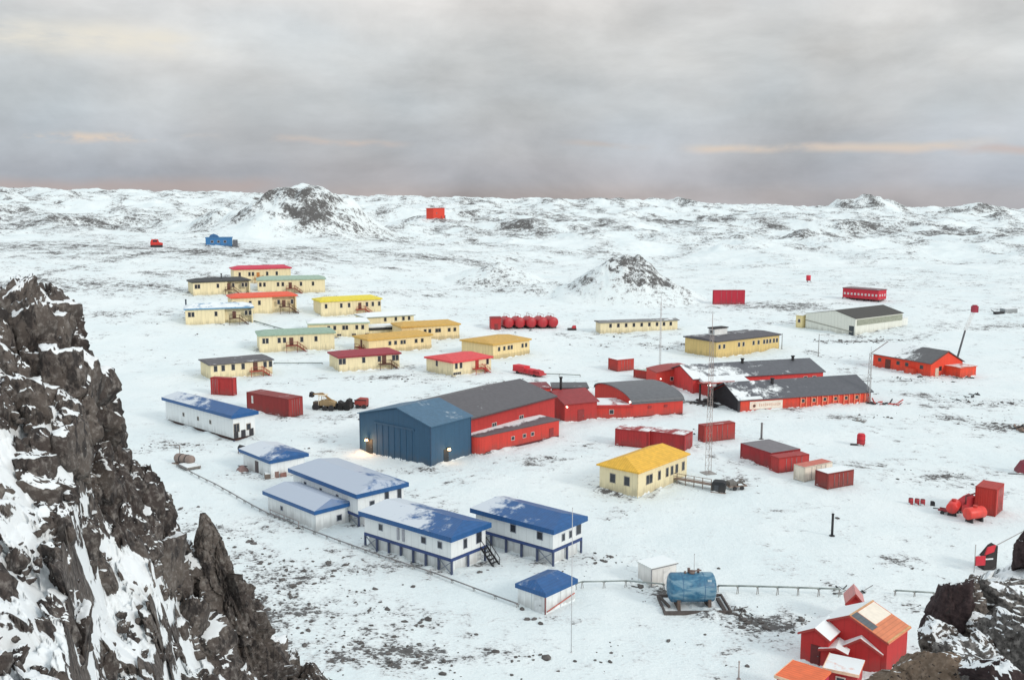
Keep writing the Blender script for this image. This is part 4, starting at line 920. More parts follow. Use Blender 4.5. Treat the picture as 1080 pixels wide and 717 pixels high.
def pipeline(label, pts, h, r, sp, name='pipeline', m=None, cat='pipeline', support=True):
    q = []
    for (a, b_) in zip(pts[:-1], pts[1:]):
        A, Bp = at(*a), at(*b_); n = max(1, int(np.hypot(*(Bp - A)[:2]) / sp))
        for i in range(n): q.append(A + (Bp - A) * i / n)
    q.append(at(*pts[-1])); q = [np.array([p[0], p[1], float(Tz(p[0], p[1]))]) for p in q]
    o0 = q[0]; ro = empty(name, tuple(o0), 0, label, cat)
    mb = MB(); sup = None
    for p, s in zip(q[:-1], q[1:]):
        a, b_ = p - o0, s - o0; mb.tube((a[0], a[1], a[2] + h), (b_[0], b_[1], b_[2] + h), r, 8)
    mb.build('pipe', m or plain((.24, .28, .27, 1), .6), ro)
    if support:
        for i, p in enumerate(q):
            a = p - o0
            if sup is None:
                sm = MB().bar((-.18, -.18, -.4), (-.03, 0, h), .07).bar((.18, .18, -.4), (.03, 0, h), .07).bar((-.2, 0, h - r), (.2, 0, h - r), .07)
                sup = sm.build('support', plain((.28, .27, .26, 1), .8), ro); sup.location = (a[0], a[1], a[2])
            else:
                c = sup.copy(); COL.objects.link(c); c.parent = ro; c.location = (a[0], a[1], a[2])
    return ro
pipeline('raised pipe on thin legs from the blue tank towards the red huts', [(757, 625.5), (820, 627), (885, 629)], .95, .11, 1.9)
pipeline('raised pipe from the navy roofed shed towards the blue tank', [(607, 622), (614, 620), (660, 619), (700, 622.5)], .8, .09, 2.2)
pipeline('low dark pipe running downhill past the near pair of blue roofed houses', [(187, 492), (235, 517), (283, 544), (345, 568), (400, 588), (455, 606), (500, 623), (546, 640)], .4, .085, 2.6, m=plain((.20, .195, .20, 1)))
pipeline('short continuation of the raised pipe right of the red huts', [(944, 627.5), (985, 630)], .6, .1, 2)
pipeline('thin cable duct from the red trailer across the snow', [(570, 396), (590, 396.5), (612, 397.5)], .5, .12, 4)
pipeline('thin cable duct between the flat grey roofed and the maroon roofed dwellings', [(289, 384), (340, 384)], .35, .13, 5)
pipeline('thin duct from the orange roofed dwelling down the slope', [(268, 340), (300, 349)], .5, .18, 4)
# walkway from the yellow roofed house to the generator box
b = B('timber_walkway', 'raised walkway with railing from the yellow roofed house to the black box', 'walkway', (705, 509), (750, 517), None, 1.1)
L = b.L
b.part('deck', MB().box(0, L, 0, 1.1, .75, .85), RUST)
for i in range(6): b.part('post', MB().box(L * i / 5 - .05, L * i / 5 + .05, -.02, .08, -.3, 1.75), RUST)
b.part('railing', MB().bar((0, .03, 1.75), (L, .03, 1.75), .07).bar((0, .03, 1.3), (L, .03, 1.3), .06), RUST)
b = B('black_generator_box', 'black box at the end of the walkway from the yellow roofed house', 'generator', (750.5, 519), (764.5, 520.5), None, 1.6); L = b.L
b.part('casing', MB().prism([(0, 0), (L, 0), (L, 1.55), (L * .82, 1.75), (L * .12, 1.7), (0, 1.5)], 0, 1.6, 'y'), wall((.02, .022, .026, 1))); b.part('grille', MB().box(L * .2, L * .5, -.04, 0, .4, 1.2), plain((.06, .065, .075, 1))); b.part('skid', MB().box(-.15, L + .15, -.1, .15, -.2, .12), RUST)
b = B('flat_trailer', 'flat grey trailer frame with loose metal, right of the black box', 'trailer', (769, 517.5), (788, 516), None, 1.9); L = b.L
b.part('frame', MB().box(0, L, 0, .15, .5, .7).box(0, L, 1.75, 1.9, .5, .7).box(0, .15, .15, 1.75, .5, .7).box(L - .15, L, .15, 1.75, .5, .7).bar((0, .9, .6), (-1.2, .9, .45), .1), RUST)
b.part('load', MB().box(.2, L * .45, .2, 1.5, .7, 1.3).bar((L * .3, .4, .75), (L * .95, 1.4, 1.35), .25).bar((L * .5, 1.5, .75), (L * .95, .5, 1.2), .2), plain((.17, .16, .15, 1), .9))
wheels(b, DARK, [(L * .3, .34), (L * .7, .34)], 0, lambda r: r - .04, 1.9, .15, .2)

# ---- digger, dark machine and red wagon near the hangar
b = B('yellow_digger', 'old yellow backhoe digger with its arm folded up, near the long red container', 'digger', (328, 432), (352, 433.5), None, 2.3); L = b.L; YL = wall(C(150, 128, 92))
b.part('body', MB().prism([(L * .35, 1.0), (L * .98, .9), (L, 1.7), (L * .8, 2.1), (L * .55, 2.2), (L * .35, 2.0)], .3, 2.0, 'y'), YL)
b.part('cab_frame', MB().bar((L * .3, .4, 1.0), (L * .34, .4, 3.1), .12).bar((L * .55, .4, 2.0), (L * .55, .4, 3.1), .12).bar((L * .3, 1.9, 1.0), (L * .34, 1.9, 3.1), .12).bar((L * .55, 1.9, 2.0), (L * .55, 1.9, 3.1), .12).box(L * .28, L * .6, .25, 2.05, 3.1, 3.25), plain(C(220, 206, 180)))
b.part('arm', MB().bar((L * .95, 1.1, 1.6), (L * .42, 1.1, 3.5), .35).bar((L * .42, 1.1, 3.5), (-.2, 1.1, 3.2), .3), plain(C(150, 120, 78))); b.part('bucket', MB().prism([(-.7, 2.7), (.1, 2.6), (.15, 3.5), (-.5, 3.7)], .6, 1.7, 'y'), DARK)
wheels(b, DARK, [(L * .2, .75), (L * .6, .55), (L * .88, .65)], 0, lambda r: r - .1, 2.3)
b.part('engine_grille', MB().box(L * .05, L * .3, .5, 1.8, .6, 1.7), plain((.12, .10, .08, 1)))
b = B('dark_tractor', 'black tractor like machine between the yellow digger and the red wagon', 'tractor', (356, 432.5), (368.5, 433), None, 2.2); L = b.L
b.part('body', MB().prism([(0, .5), (L, .5), (L, 2.2), (L * .75, 2.4), (L * .6, 1.7), (L * .3, 1.5), (0, 1.9)], .3, 1.9, 'y'), wall((.022, .02, .02, 1)))
wheels(b, plain((.015, .015, .015, 1), .9), [(L * .22, .6), (L * .78, .75)], 0, lambda r: r - .1, 2.2)
b.part('blade', MB().box(-.6, -.45, 0, 2.2, .1, 1.3).bar((-.45, .5, .6), (.2, .5, .8), .15).bar((-.45, 1.7, .6), (.2, 1.7, .8), .15), DARK)
b = B('red_wagon', 'small dull red wagon with a drawbar, near the blue hangar', 'wagon', (374, 430.5), (386.5, 431), None, 2.1); L = b.L
b.part('bed', MB().prism([(0, .7), (L, .6), (L, 1.9), (L * .9, 2.0), (L * .3, 2.1), (0, 1.7)], 0, 2.1, 'y'), wall(C(150, 52, 44))); b.part('rail', MB().box(-.05, L + .05, -.06, 0, 1.75, 1.95), DARK)
b.part('drawbar', MB().bar((0, 1, .8), (-1.8, 1, 1.6), .3), DARK)
wheels(b, DARK, [(L * .25, .48), (L * .8, .48)], 0, lambda r: r - .08, 2.1)

# ---- cargo sledges and odds by the crag
b = B('covered_sledge', 'brown grey bundle strapped on a sledge, beside the rock crag', 'sledge', (181.5, 489), (199, 492.5), None, 1.9); L = b.L
b.part('bundle', MB().capsule((.45, .95, .95), (L - .4, .95, .95), .82, 14, .7), wall(C(136, 120, 112))); b.part('strap', MB().tube((L * .35, .95, .95), (L * .39, .95, .95), .86, 14).tube((L * .68, .95, .95), (L * .72, .95, .95), .86, 14), DARK)
b.part('runner', MB().box(-.2, L + .3, .1, .3, -.1, .2).box(-.2, L + .3, 1.6, 1.8, -.1, .2).box(0, L, .3, 1.6, .12, .22), RUST); b.part('tie_post', MB().bar((L * .25, .9, 1.6), (L * .25, .9, 3.2), .08).bar((L * .25, .9, 3.2), (-L * .4, .9, 3.0), .07), RUST)
b = B('flat_pallet', 'low flat pallet with snow on it, right of the strapped bundle', 'pallet', (188, 492), (197, 496.5), (211, 493.5)); L, W = b.L, b.W
b.part('deck', MB().box(0, L, 0, W, .2, .5), plain((.18, .165, .15, 1), .9)); b.part('bearer', MB().box(0, L, .1, .3, -.1, .2).box(0, L, W - .3, W - .1, -.1, .2), RUST); b.part('snow_cover', MB().box(.1, L - .1, .1, W - .1, .5, .6), snowmat())
b = B('moored_dinghy', 'small upturned brownish dinghy beside the half snowy blue roofed house', 'dinghy', (247.5, 498.5), (260, 499), None, 1.7); L = b.L
mb = MB(); m = 8
for i in range(m):
    x0, x1 = L * i / m, L * (i + 1) / m; w0, w1 = (math.sin(math.pi * (.12 + .8 * q)) for q in (i / m, (i + 1) / m))
    a0 = [(x0, .85 + .85 * w0 * math.cos(t * math.pi / 6), 1.15 * w0 * math.sin(t * math.pi / 6)) for t in range(7)]; a1 = [(x1, .85 + .85 * w1 * math.cos(t * math.pi / 6), 1.15 * w1 * math.sin(t * math.pi / 6)) for t in range(7)]
    mb.add(a0 + a1, [(j, j + 1, j + 8, j + 7) for j in range(6)], True)
b.part('hull', mb, wall(C(140, 112, 108))); b.part('keel', MB().bar((L * .1, .85, 1.0), (L * .9, .85, 1.0), .12), DARK)
b = B('oil_drum_pair', 'dark winch with two drums beside the half snowy blue roofed house', 'winch', (250, 478), (258, 479.5), None, 1.2); L = b.L
b.part('drum', MB().tube((.1, .6, .9), (L - .1, .6, .9), .55, 14), DARK); b.part('stand', MB().bar((0, .2, -.2), (.1, .6, 1.5), .12).bar((L, .2, -.2), (L - .1, .6, 1.5), .12).bar((0, 1.1, -.2), (.1, .6, 1.5), .12).bar((L, 1.1, -.2), (L - .1, .6, 1.5), .12), RUST)
b = B('crate_stack', 'low pile of snowy boxes at the foot of the half snowy blue roofed house', 'crates', (279, 505.5), (303, 503), None, 1.6); L = b.L
for i, (x, z, hh_) in enumerate(((.02, 0, .8), (.36, 0, 1.1), (.7, 0, .7))): b.part('crate', MB().box(L * x, L * x + L * .28, .05 + .1 * i, 1.4, 0, hh_), plain((.16 + .05 * i, .13, .11, 1), .9))
b.part('snow_cover', MB().box(L * .03, L * .28, .1, 1.3, .8, .95).box(L * .37, L * .62, .2, 1.3, 1.1, 1.25), snowmat())
# scrap, broken hut debris and stone heaps on the right
def pile(label, pl, pn, n, size, cols, name='scrap_heap', cat='scrap', W=3, seed=1):
    b = B(name, label, cat, pl, pn, None, W); FOOT.pop(); rs = random.Random(seed)
    for ci, c_ in enumerate(cols):
        mb = MB()
        for i in range(n // len(cols)):
            if n <= 14: mb = MB()
            x, y = rs.uniform(0, b.L), rs.uniform(0, W); s_ = size * rs.uniform(.4, 1.2)
            if rs.random() < .5:
                a_ = rs.uniform(0, 3.14); mb.bar((x, y, .1), (x + math.cos(a_) * s_ * 2.4, y + math.sin(a_) * s_ * 2.4, rs.uniform(.1, s_)), rs.uniform(.1, .3) * size)
            else: mb.add(stone_shape(np.random.default_rng(rs.randrange(9999)), s_ * .5) + np.array([x, y, s_ * .25]), _icf)
            if n <= 14: b.part('piece', mb, c_)
        if n > 14: b.part(['rubble', 'beams', 'panels'][ci], mb, c_)
pile('heap of dark scrap by the right edge of the snowfield', (1066, 452), (1080, 457), 26, 1.1, [DARK, RUST], seed=3)
pile('red and dark wreckage heap at the right foot of the sign hall', (922, 428), (948, 428.5), 26, .9, [DARK, wall(C(190, 50, 44))], seed=5)
pile('low heap of stones and beams below the white hangar', (905, 358), (960, 349), 44, .9, [plain((.2, .2, .2, 1), .9), plain((.3, .3, .3, 1), .9)], W=3, name='stone_heap', cat='stones', seed=8)
pile('broken timber lying in the snow right of the orange building', (1014, 400.5), (1028, 399), 10, .9, [RUST, DARK], W=2, name='timber_pile', cat='timber', seed=9)
pile('row of dark beams half buried in the snow below the orange building', (1012, 425), (1035, 416), 14, .7, [DARK], W=1.6, name='beam_row', cat='beams', seed=10)
pile('small dark heap on snow straight below the right end of the sign hall', (904, 446), (914, 446), 12, .7, [plain((.25, .24, .23, 1), .9)], W=2, name='stone_heap', cat='stones', seed=11)
pile('dark debris in the shadow of the open ramp, left of the sign hall', (722, 424), (746, 431), 36, 1.1, [DARK, plain((.07, .065, .065, 1))], W=5, name='scrap_heap', seed=12)
b = B('grey_crate', 'small grey crate with a dark sledge far right, on the snow beyond the orange building', 'crate', (1060, 331), (1073, 330), None, 2.5); L = b.L; h = 5 * b.k
b.part('box', MB().box(0, L, 0, 2.5, -.3, h), wall(C(150, 155, 158))); b.part('lid', MB().box(-.1, L + .1, -.1, 2.6, h, h + .15), snowmat()); b.part('sledge', MB().box(-L * .7, -.2, .2, 1.5, -.1, .7).bar((-L * .7, .8, .5), (-L * 1.0, .8, 1.4), .2), DARK)

# ================================================================== blue tank on its tray
c0 = at(692, 640); cn = at(707, 650)
b = B('blue_fuel_tank', 'big faded blue fuel tank lying on saddles in a snowy spill tray', 'tank', (690.5, 630), (700.5, 648.5), (772, 647.5), lead='R')
L, W, k = b.L, b.W, b.k
TB = NT('faded_blue'); tco = TB.add('ShaderNodeTexCoord').outputs['Object']
f1_ = TB.mapr(TB.noise(TB.scaled(tco, (.9, .35, 1.6)), 1.0, 6, .62, .4), .50, .66); f2_ = TB.mapr(TB.noise(tco, 2.5, 5), .3, .7)
cA = TB.mix(f2_, C(36, 90, 122), C(54, 112, 142)); TB.link(TB.mix(f1_, cA, C(112, 146, 164)), TB.b.inputs['Base Color']); TB.b.inputs['Roughness'].default_value = .42
rad = 15.6 * k; xc = L * .50; zc = rad + .62; y0, y1 = W * .12, W * .80
sh = b.part('shell', MB().capsule((xc, y0 + .3, zc), (xc, y1 - .3, zc), rad, 32, .3), TB.m)
MB().tube((xc, W * .3, zc), (xc, W * .3 + .06, zc), rad * 1.012, 32, caps=False).tube((xc, W * .62, zc), (xc, W * .62 + .06, zc), rad * 1.012, 32, caps=False).build('seam_band', plain(C(50, 100, 138)), sh)
for q in (.22, .68): b.part('saddle', MB().prism([(xc - rad * .95, .05), (xc + rad * .95, .05), (xc + rad * .8, rad * .75), (xc - rad * .8, rad * .75)], W * q, W * q + .35, 'y'), plain((.12, .09, .075, 1), .9))
b.part('manhole', MB().tube((xc, W * .46, zc + rad - .1), (xc, W * .46, zc + rad + .25), .34, 16).tube((xc, W * .36, zc + rad - .1), (xc, W * .36, zc + rad + .2), .14, 10), plain((.18, .13, .11, 1)))
b.part('valve_pipe', MB().tube((xc + .1, W * .40, zc + rad + .2), (xc + .1, W * .60, zc + rad + .35), .09, 8).tube((xc - .2, W * .42, zc + rad), (xc - .2, W * .42, zc + rad + .5), .16, 8).tube((xc - .1, W * .56, zc + rad), (xc - .1, W * .56, zc + rad + .45), .14, 8), plain((.14, .09, .08, 1)))
b.part('gauge_plate', MB().box(xc + rad * .72, xc + rad * .76, y1 - 1.0, y1 - .55, zc + rad * .52, zc + rad * .78), plain((.45, .55, .6, 1)))
tr = MB().box(0, L, 0, .18, -.3, .42).box(0, L, W - .18, W, -.3, .42).box(0, .18, .18, W - .18, -.3, .42).box(L - .18, L, .18, W - .18, -.3, .42)
t_ = b.part('spill_tray', tr, plain((.09, .075, .07, 1), .9)); MB().box(.18, L - .18, .18, W - .18, -.2, .12).build('tray_snow', snowmat(), t_)
for tb in (MB().box(L * .2, L * .9, W - .9, W - .5, .12, .38), MB().bar((L * .8, W * .72, .2), (L * 1.15, W + .9, .1), .3, .2), MB().bar((L * .2, W * .02, .55), (L * .8, W * .1, .55), .25, .25)): b.part('tray_beam', tb, plain((.07, .06, .055, 1), .9))
pile('dark rubble spilling from the right corner of the blue tank tray', (758, 646), (786, 658), 30, .45, [STONE], W=2.5, name='stone_heap', cat='stones', seed=21)

# ================================================================== red tanks and container on the right
b = container('upright orange red container behind two red tanks, right edge of the settlement', (1027, 541), (1049.5, 545), (1058, 538), 30, C(206, 52, 40), .12, doors='R', lead='F')
p = at(1018, 551); tank('red_fuel_tank', 'shiny red tank lying in front of the upright orange red container', 'tank', p, (.93, .36), 3.3, .85, C(214, 56, 44))
p = at(1003, 545); tank('red_fuel_tank', 'red tank seen end on, left of the shiny red tank', 'tank', p, (.55, .83), 3.0, .8, C(206, 46, 40))
b = B('red_pump', 'red pump set standing behind the two near red tanks', 'pump', (1014, 541), (1028, 540), None, 1.5); L = b.L
b.part('casing', MB().prism([(0, .2), (L, .2), (L, 2.4), (L * .6, 2.1), (L * .2, 1.6), (0, 1.1)], 0, 1.5, 'y'), wall(C(176, 36, 44))); b.part('pipework', MB().tube((L * .2, -.2, 1.4), (L * .2, -.2, 2.6), .12).tube((L * .2, -.2, 2.6), (L * .9, -.2, 2.9), .12).tube((-.2, .5, .6), (-1.4, .5, .7), .18), plain((.15, .03, .035, 1))); b.part('skid', MB().box(-.1, L + .1, 0, .2, -.2, .2).box(-.1, L + .1, 1.3, 1.5, -.2, .2), DARK)
b = B('red_barrow', 'low red towing frame left of the red tank seen end on', 'trailer', (989, 541), (1001, 543), None, 1.0); L = b.L
b.part('frame', MB().box(0, L, 0, .15, .4, .7).box(0, L, .85, 1, .4, .7).box(L * .5, L, .15, .85, .45, .65), wall(C(150, 32, 46))); wheels(b, DARK, [(L * .4, .3)], 0, lambda r: r - .1, 1.0, .1, .12); b.part('drawbar', MB().bar((0, .5, .55), (-.8, .5, .5), .12), DARK)
drum0 = None
for i, px in enumerate((960.5, 967, 973)):
    p = at(px, 531.5 + i * .6)
    if drum0 is None:
        drum0 = empty('fuel_drum', tuple(p), .3, 'leftmost of three small red fuel drums standing on the snow', 'drum', 'three red fuel drums')
        MB().tube((0, 0, 0), (0, 0, .9), .34, 16).build('shell', wall(C(190, 36, 52)), drum0); MB().tube((0, 0, .3), (0, 0, .35), .36, 16).tube((0, 0, .58), (0, 0, .63), .36, 16).build('hoop', plain(C(130, 26, 36)), drum0); MB().tube((0, 0, .9), (0, 0, .93), .31, 16).build('lid', plain(C(90, 26, 32)), drum0)
    else:
        o = copy_tree(drum0); o.location = tuple(p); o.rotation_euler = (0, 0, .3 + i * .5); o['label'] = ['', 'middle of three small red fuel drums standing on the snow', 'rightmost of three small red fuel drums standing on the snow'][i]
b = B('dark_can', 'dark jerry can on the snow between the red drums and the towing frame', 'can', (981, 533), (986, 533.5), None, .4); L = b.L
b.part('body', MB().prism([(0, 0), (L, 0), (L, .5), (L * .8, .62), (0, .62)], 0, .3, 'y'), DARK); b.part('handle', MB().bar((L * .1, .15, .68), (L * .7, .15, .68), .06).bar((L * .1, .15, .6), (L * .1, .15, .68), .05).bar((L * .7, .15, .6), (L * .7, .15, .68), .05), DARK)
b = B('red_side_plate', 'dark red hut edge just entering the picture beside the snowfield', 'hut', (1073, 500), (1090, 501), None, 2); 
b.part('wall', MB().prism([(0, 0), (b.L, 0), (b.L, 2.4), (b.L * .35, 1.9), (0, .5)], 0, 2, 'y'), wall(C(120, 34, 52))); b.part('skid', MB().box(-1.4, b.L, -.1, .2, -.2, .12), DARK)
# ================================================================== red huts, bottom right
RH = C(178, 34, 34); GL = 'red huts at the foot of the rocks'
def hut(label, eL, eR, hwall, depthm, ap, rmatL, rmatR, wallc=RH, ov=.25, apx=.5, door=None, name='red_hut', z0=0., th=.14, win=()):
    """gabled hut facing us; eL/eR: photo places of the two ends of its front eave line, hwall: eave height"""
    A, N = atz(*eL, hwall + z0), atz(*eR, hwall + z0)
    b = B.__new__(B); d = (N - A)[:2]; b.L = float(np.hypot(*d)); b.u = d / b.L; b.v = np.array([-b.u[1], b.u[0]]); b.W = depthm
    b.org = np.array([A[0], A[1], z0]); b.k = depth(N); b.rz = math.atan2(b.u[1], b.u[0]); L = b.L
    b.root = empty(name, tuple(b.org), b.rz, label, 'hut', GL)
    b.part('wall', MB().prism([(0, -1.5), (L, -1.5), (L, hwall), (L * apx, hwall + ap), (0, hwall)], 0, depthm, 'y'), wall(wallc, .10))
    for nm, x0, z0_, x1, z1, mt in (('roof_slope', -ov, hwall - ov * ap / (L * apx), L * apx, hwall + ap, rmatL), ('roof_slope', L * apx, hwall + ap, L + ov, hwall - ov * ap / (L * (1 - apx)), rmatR)):
        b.part(nm, MB().prism([(x0, z0_ + .02), (x1, z1 + .02), (x1, z1 + th), (x0, z0_ + th)], -ov, depthm + ov, 'y'), mt)
    b.part('verge_board', MB().bar((-ov, -ov - .03, hwall - ov * ap / (L * apx)), (L * apx, -ov - .03, hwall + ap), .05, .16).bar((L * apx, -ov - .03, hwall + ap), (L + ov, -ov - .03, hwall - ov * ap / (L * (1 - apx))), .05, .16), plain(C(150, 50, 44)))
    if door: b.door('F', door * L, .2, .8, 1.8, (.13, .015, .015, 1))
    for f, t_, z_ in win: b.window(f, t_ * (L if f == 'F' else depthm), z_, .7, .7, frame=(.45, .3, .25, 1))
    return b
SN = roof(C(180, 60, 50), .95)
b = hut('biggest red hut, with a rust orange and cream panel roof slope', (866, 655), (936, 677), 3.4, 4.6, 1.5, SN, roof(C(206, 122, 82), .03), apx=.44, door=.3)
L, W = b.L, b.W; ax_ = .44 * L; sl = 1.5 / (L * .56)
def onslope(x0, x1, y0, y1, nm, m, dz=.16):
    b.part(nm, MB().add([(x0, y0, 4.9 - (x0 - ax_) * sl + dz), (x1, y0, 4.9 - (x1 - ax_) * sl + dz), (x1, y1, 4.9 - (x1 - ax_) * sl + dz), (x0, y1, 4.9 - (x0 - ax_) * sl + dz),
        (x0, y0, 4.9 - (x0 - ax_) * sl + .1), (x1, y0, 4.9 - (x1 - ax_) * sl + .1), (x1, y1, 4.9 - (x1 - ax_) * sl + .1), (x0, y1, 4.9 - (x0 - ax_) * sl + .1)], [(0, 1, 2, 3), (0, 4, 5, 1), (1, 5, 6, 2), (2, 6, 7, 3), (3, 7, 4, 0)]), m)
onslope(ax_ + .2, L * .74, W * .26, W + .1, 'cream_panel', plain(C(232, 222, 206), .6, 0, .05))
onslope(ax_ + .15, L * .78, -.1, W * .24, 'grey_panel', roof(C(86, 94, 100), .30))
onslope(ax_ + .02, ax_ + .14, -.25, W + .25, 'roof_edge', plain(C(190, 150, 110)), .2); onslope(L + .08, L + .2, -.25, W + .25, 'roof_edge', plain(C(190, 150, 100)), .2)
hutA = b
hut('narrow tall red hut with a snowy roof, leftmost of the gabled red huts', (845, 666), (874, 674), 3.0, 3.2, .75, roof(C(170, 46, 42), .75), SN, apx=.52, door=.55)
hut('small red gabled hut with snow on both slopes, in front of the biggest hut', (889, 681), (929, 689), 2.1, 3.6, 1.1, SN, SN, apx=.46)
b = hut('low red lean-to between the narrow tall hut and the small gabled hut', (866, 684), (892, 689), 1.9, 2.2, .35, roof(C(180, 50, 44), .8), SN, apx=.6, name='lean_to')
def flat_hut(label, tl, tn, tr, z, mt, wc, name='flat_roofed_hut', th=.22, trim=True, cat='hut'):
    A, N, Cc = atz(*tl, z), atz(*tn, z), atz(*tr, z)
    b = B.__new__(B); d = (Cc - N)[:2]; b.W = float(np.hypot(*d)); b.v = d / b.W; b.u = np.array([b.v[1], -b.v[0]])
    b.L = abs(float(((N - A)[:2] * b.u).sum())); o = N[:2] - b.u * b.L
    b.org = np.array([o[0], o[1], 0.]); b.rz = math.atan2(b.u[1], b.u[0]); b.k = depth(N); b.root = empty(name, (o[0], o[1], 0), b.rz, label, cat, GL)
    b.part('wall', MB().box(.15, b.L - .15, .15, b.W - .15, -1.2, z - th), wall(wc)); b.part('roof', MB().box(0, b.L, 0, b.W, z - th, z), mt)
    if trim: b.part('roof_edge', MB().box(b.L, b.L + .06, -.03, b.W + .03, z - th, z + .06).box(-.03, b.L, -.06, 0, z - th, z + .06), plain(C(226, 190, 160)))
    b.window('R', b.W * .5, z * .4, .7, .6); return b
flat_hut('low hut with a bright orange flat roof, nearest the camera', (829, 693), (817, 712), (858, 725), 2.6, roof(C(226, 104, 52), .06), C(170, 26, 60))
flat_hut('low hut with rusty orange patches under thin snow on its flat roof', (884, 690), (868, 704), (906, 712), 2.0, roof(C(214, 116, 70), .66), C(180, 40, 44))
# little pointed red gable beyond the biggest hut
p = atz(895, 634, 2.2)
hut('small far red gable peeking over the snowy roof of the biggest hut', (894, 634), (910, 635.5), 2.6, 2.4, .9, SN, SN, name='red_hut')
pile('tangle of dark rubble and pipes where the raised pipe ends above the red huts', (880, 627), (918, 628), 22, .5, [DARK, plain((.2, .2, .2, 1), .9)], W=2, seed=31)
# dark box with red panels and a thin pole, behind the right rocks
b = B('red_panel_rack', 'small dark frame with two red panels and a thin pole, behind the rocks', 'sign', (1028, 603), (1052, 601), None, 1.6); L = b.L; k = b.k
b.part('box', MB().prism([(L * .45, 0), (L, 0), (L, 26 * k), (L * .85, 24 * k), (L * .45, 12 * k)], .2, 1.5, 'y'), plain((.035, .03, .03, 1), .9))
b.part('red_panel', MB().box(0, L * .42, -.1, .1, 7 * k, 17 * k), wall(C(190, 30, 50))); b.part('red_panel', MB().prism([(L * .40, 18 * k), (L * .78, 21 * k), (L * .84, 28 * k), (L * .5, 26 * k)], -.1, .1, 'y'), wall(C(196, 34, 50)))
b.part('pole', MB().tube((-.1, 0, -1), (-.1, 0, 30 * k), .05).bar((L * .9, .3, 26 * k), (L * 2.1, .3, 40 * k), .08), plain((.35, .33, .32, 1))); b.part('snow_cap', MB().box(L * .46, L * .8, .1, 1.6, 12 * k, 12 * k + .15), snowmat())

# ================================================================== rock crags beside the camera
rkm = NT('crag_rock'); g2 = rkm.add('ShaderNodeNewGeometry'); ps = g2.outputs['Position']
sp_ = rkm.add('ShaderNodeSeparateXYZ'); rkm.link(g2.outputs['True Normal'], sp_.inputs[0]); nzv = sp_.outputs[2]
atr = rkm.add('ShaderNodeAttribute'); atr.attribute_name = 'snow'
na = rkm.noise(ps, 1.1, 6, .6); nb_ = rkm.noise(ps, 6, 5, .6); nc = rkm.noise(ps, .35, 4)
sv = rkm.math('ADD', atr.outputs['Fac'], rkm.math('MULTIPLY', rkm.math('SUBTRACT', na, .5), .85)); sv = rkm.math('ADD', sv, rkm.math('MULTIPLY', rkm.math('SUBTRACT', nb_, .5), .45))
sf_ = rkm.mapr(sv, .47, .53)
rc_ = rkm.mix(rkm.mapr(nc, .35, .65), (.052, .041, .037, 1), (.110, .092, .080, 1)); rc_ = rkm.mix(rkm.math('MULTIPLY', rkm.mapr(nb_, .45, .75), .75), rc_, (.28, .26, .24, 1)); rc_ = rkm.mix(rkm.math('MULTIPLY', rkm.mapr(rkm.noise(rkm.scaled(ps, (2.2, 2.2, .9)), 1.6, 7, .7), .50, .60), .85), rc_, (.018, .015, .015, 1))
rkm.link(rkm.mix(sf_, rc_, (.80, .84, .86, 1)), rkm.b.inputs['Base Color']); rkm.b.inputs['Roughness'].default_value = .92
hb_ = rkm.math('ADD', rkm.math('MULTIPLY', nb_, .5), rkm.math('MULTIPLY', rkm.noise(ps, 18, 4, .6), .2)); hb_ = rkm.math('MULTIPLY', hb_, rkm.math('SUBTRACT', 1.0, rkm.math('MULTIPLY', sf_, .8)))
rkm.bump(hb_, .8, .12)

def facet(P, cells, seed, amp, tilt, stretch):
    """blocky rock: every Voronoi cell is a tilted facet of its own"""
    Q = P / cells * np.array(stretch)
    f1, f2, cen, rnd = worley3(Q, seed)
    off = (rnd[:, 0] - .5) * amp
    g = (rnd[:, 1:4] - .5) * 2 * tilt
    return off + ((Q - cen) * g).sum(1) * cells, np.clip(f2 - f1, 0, 1)

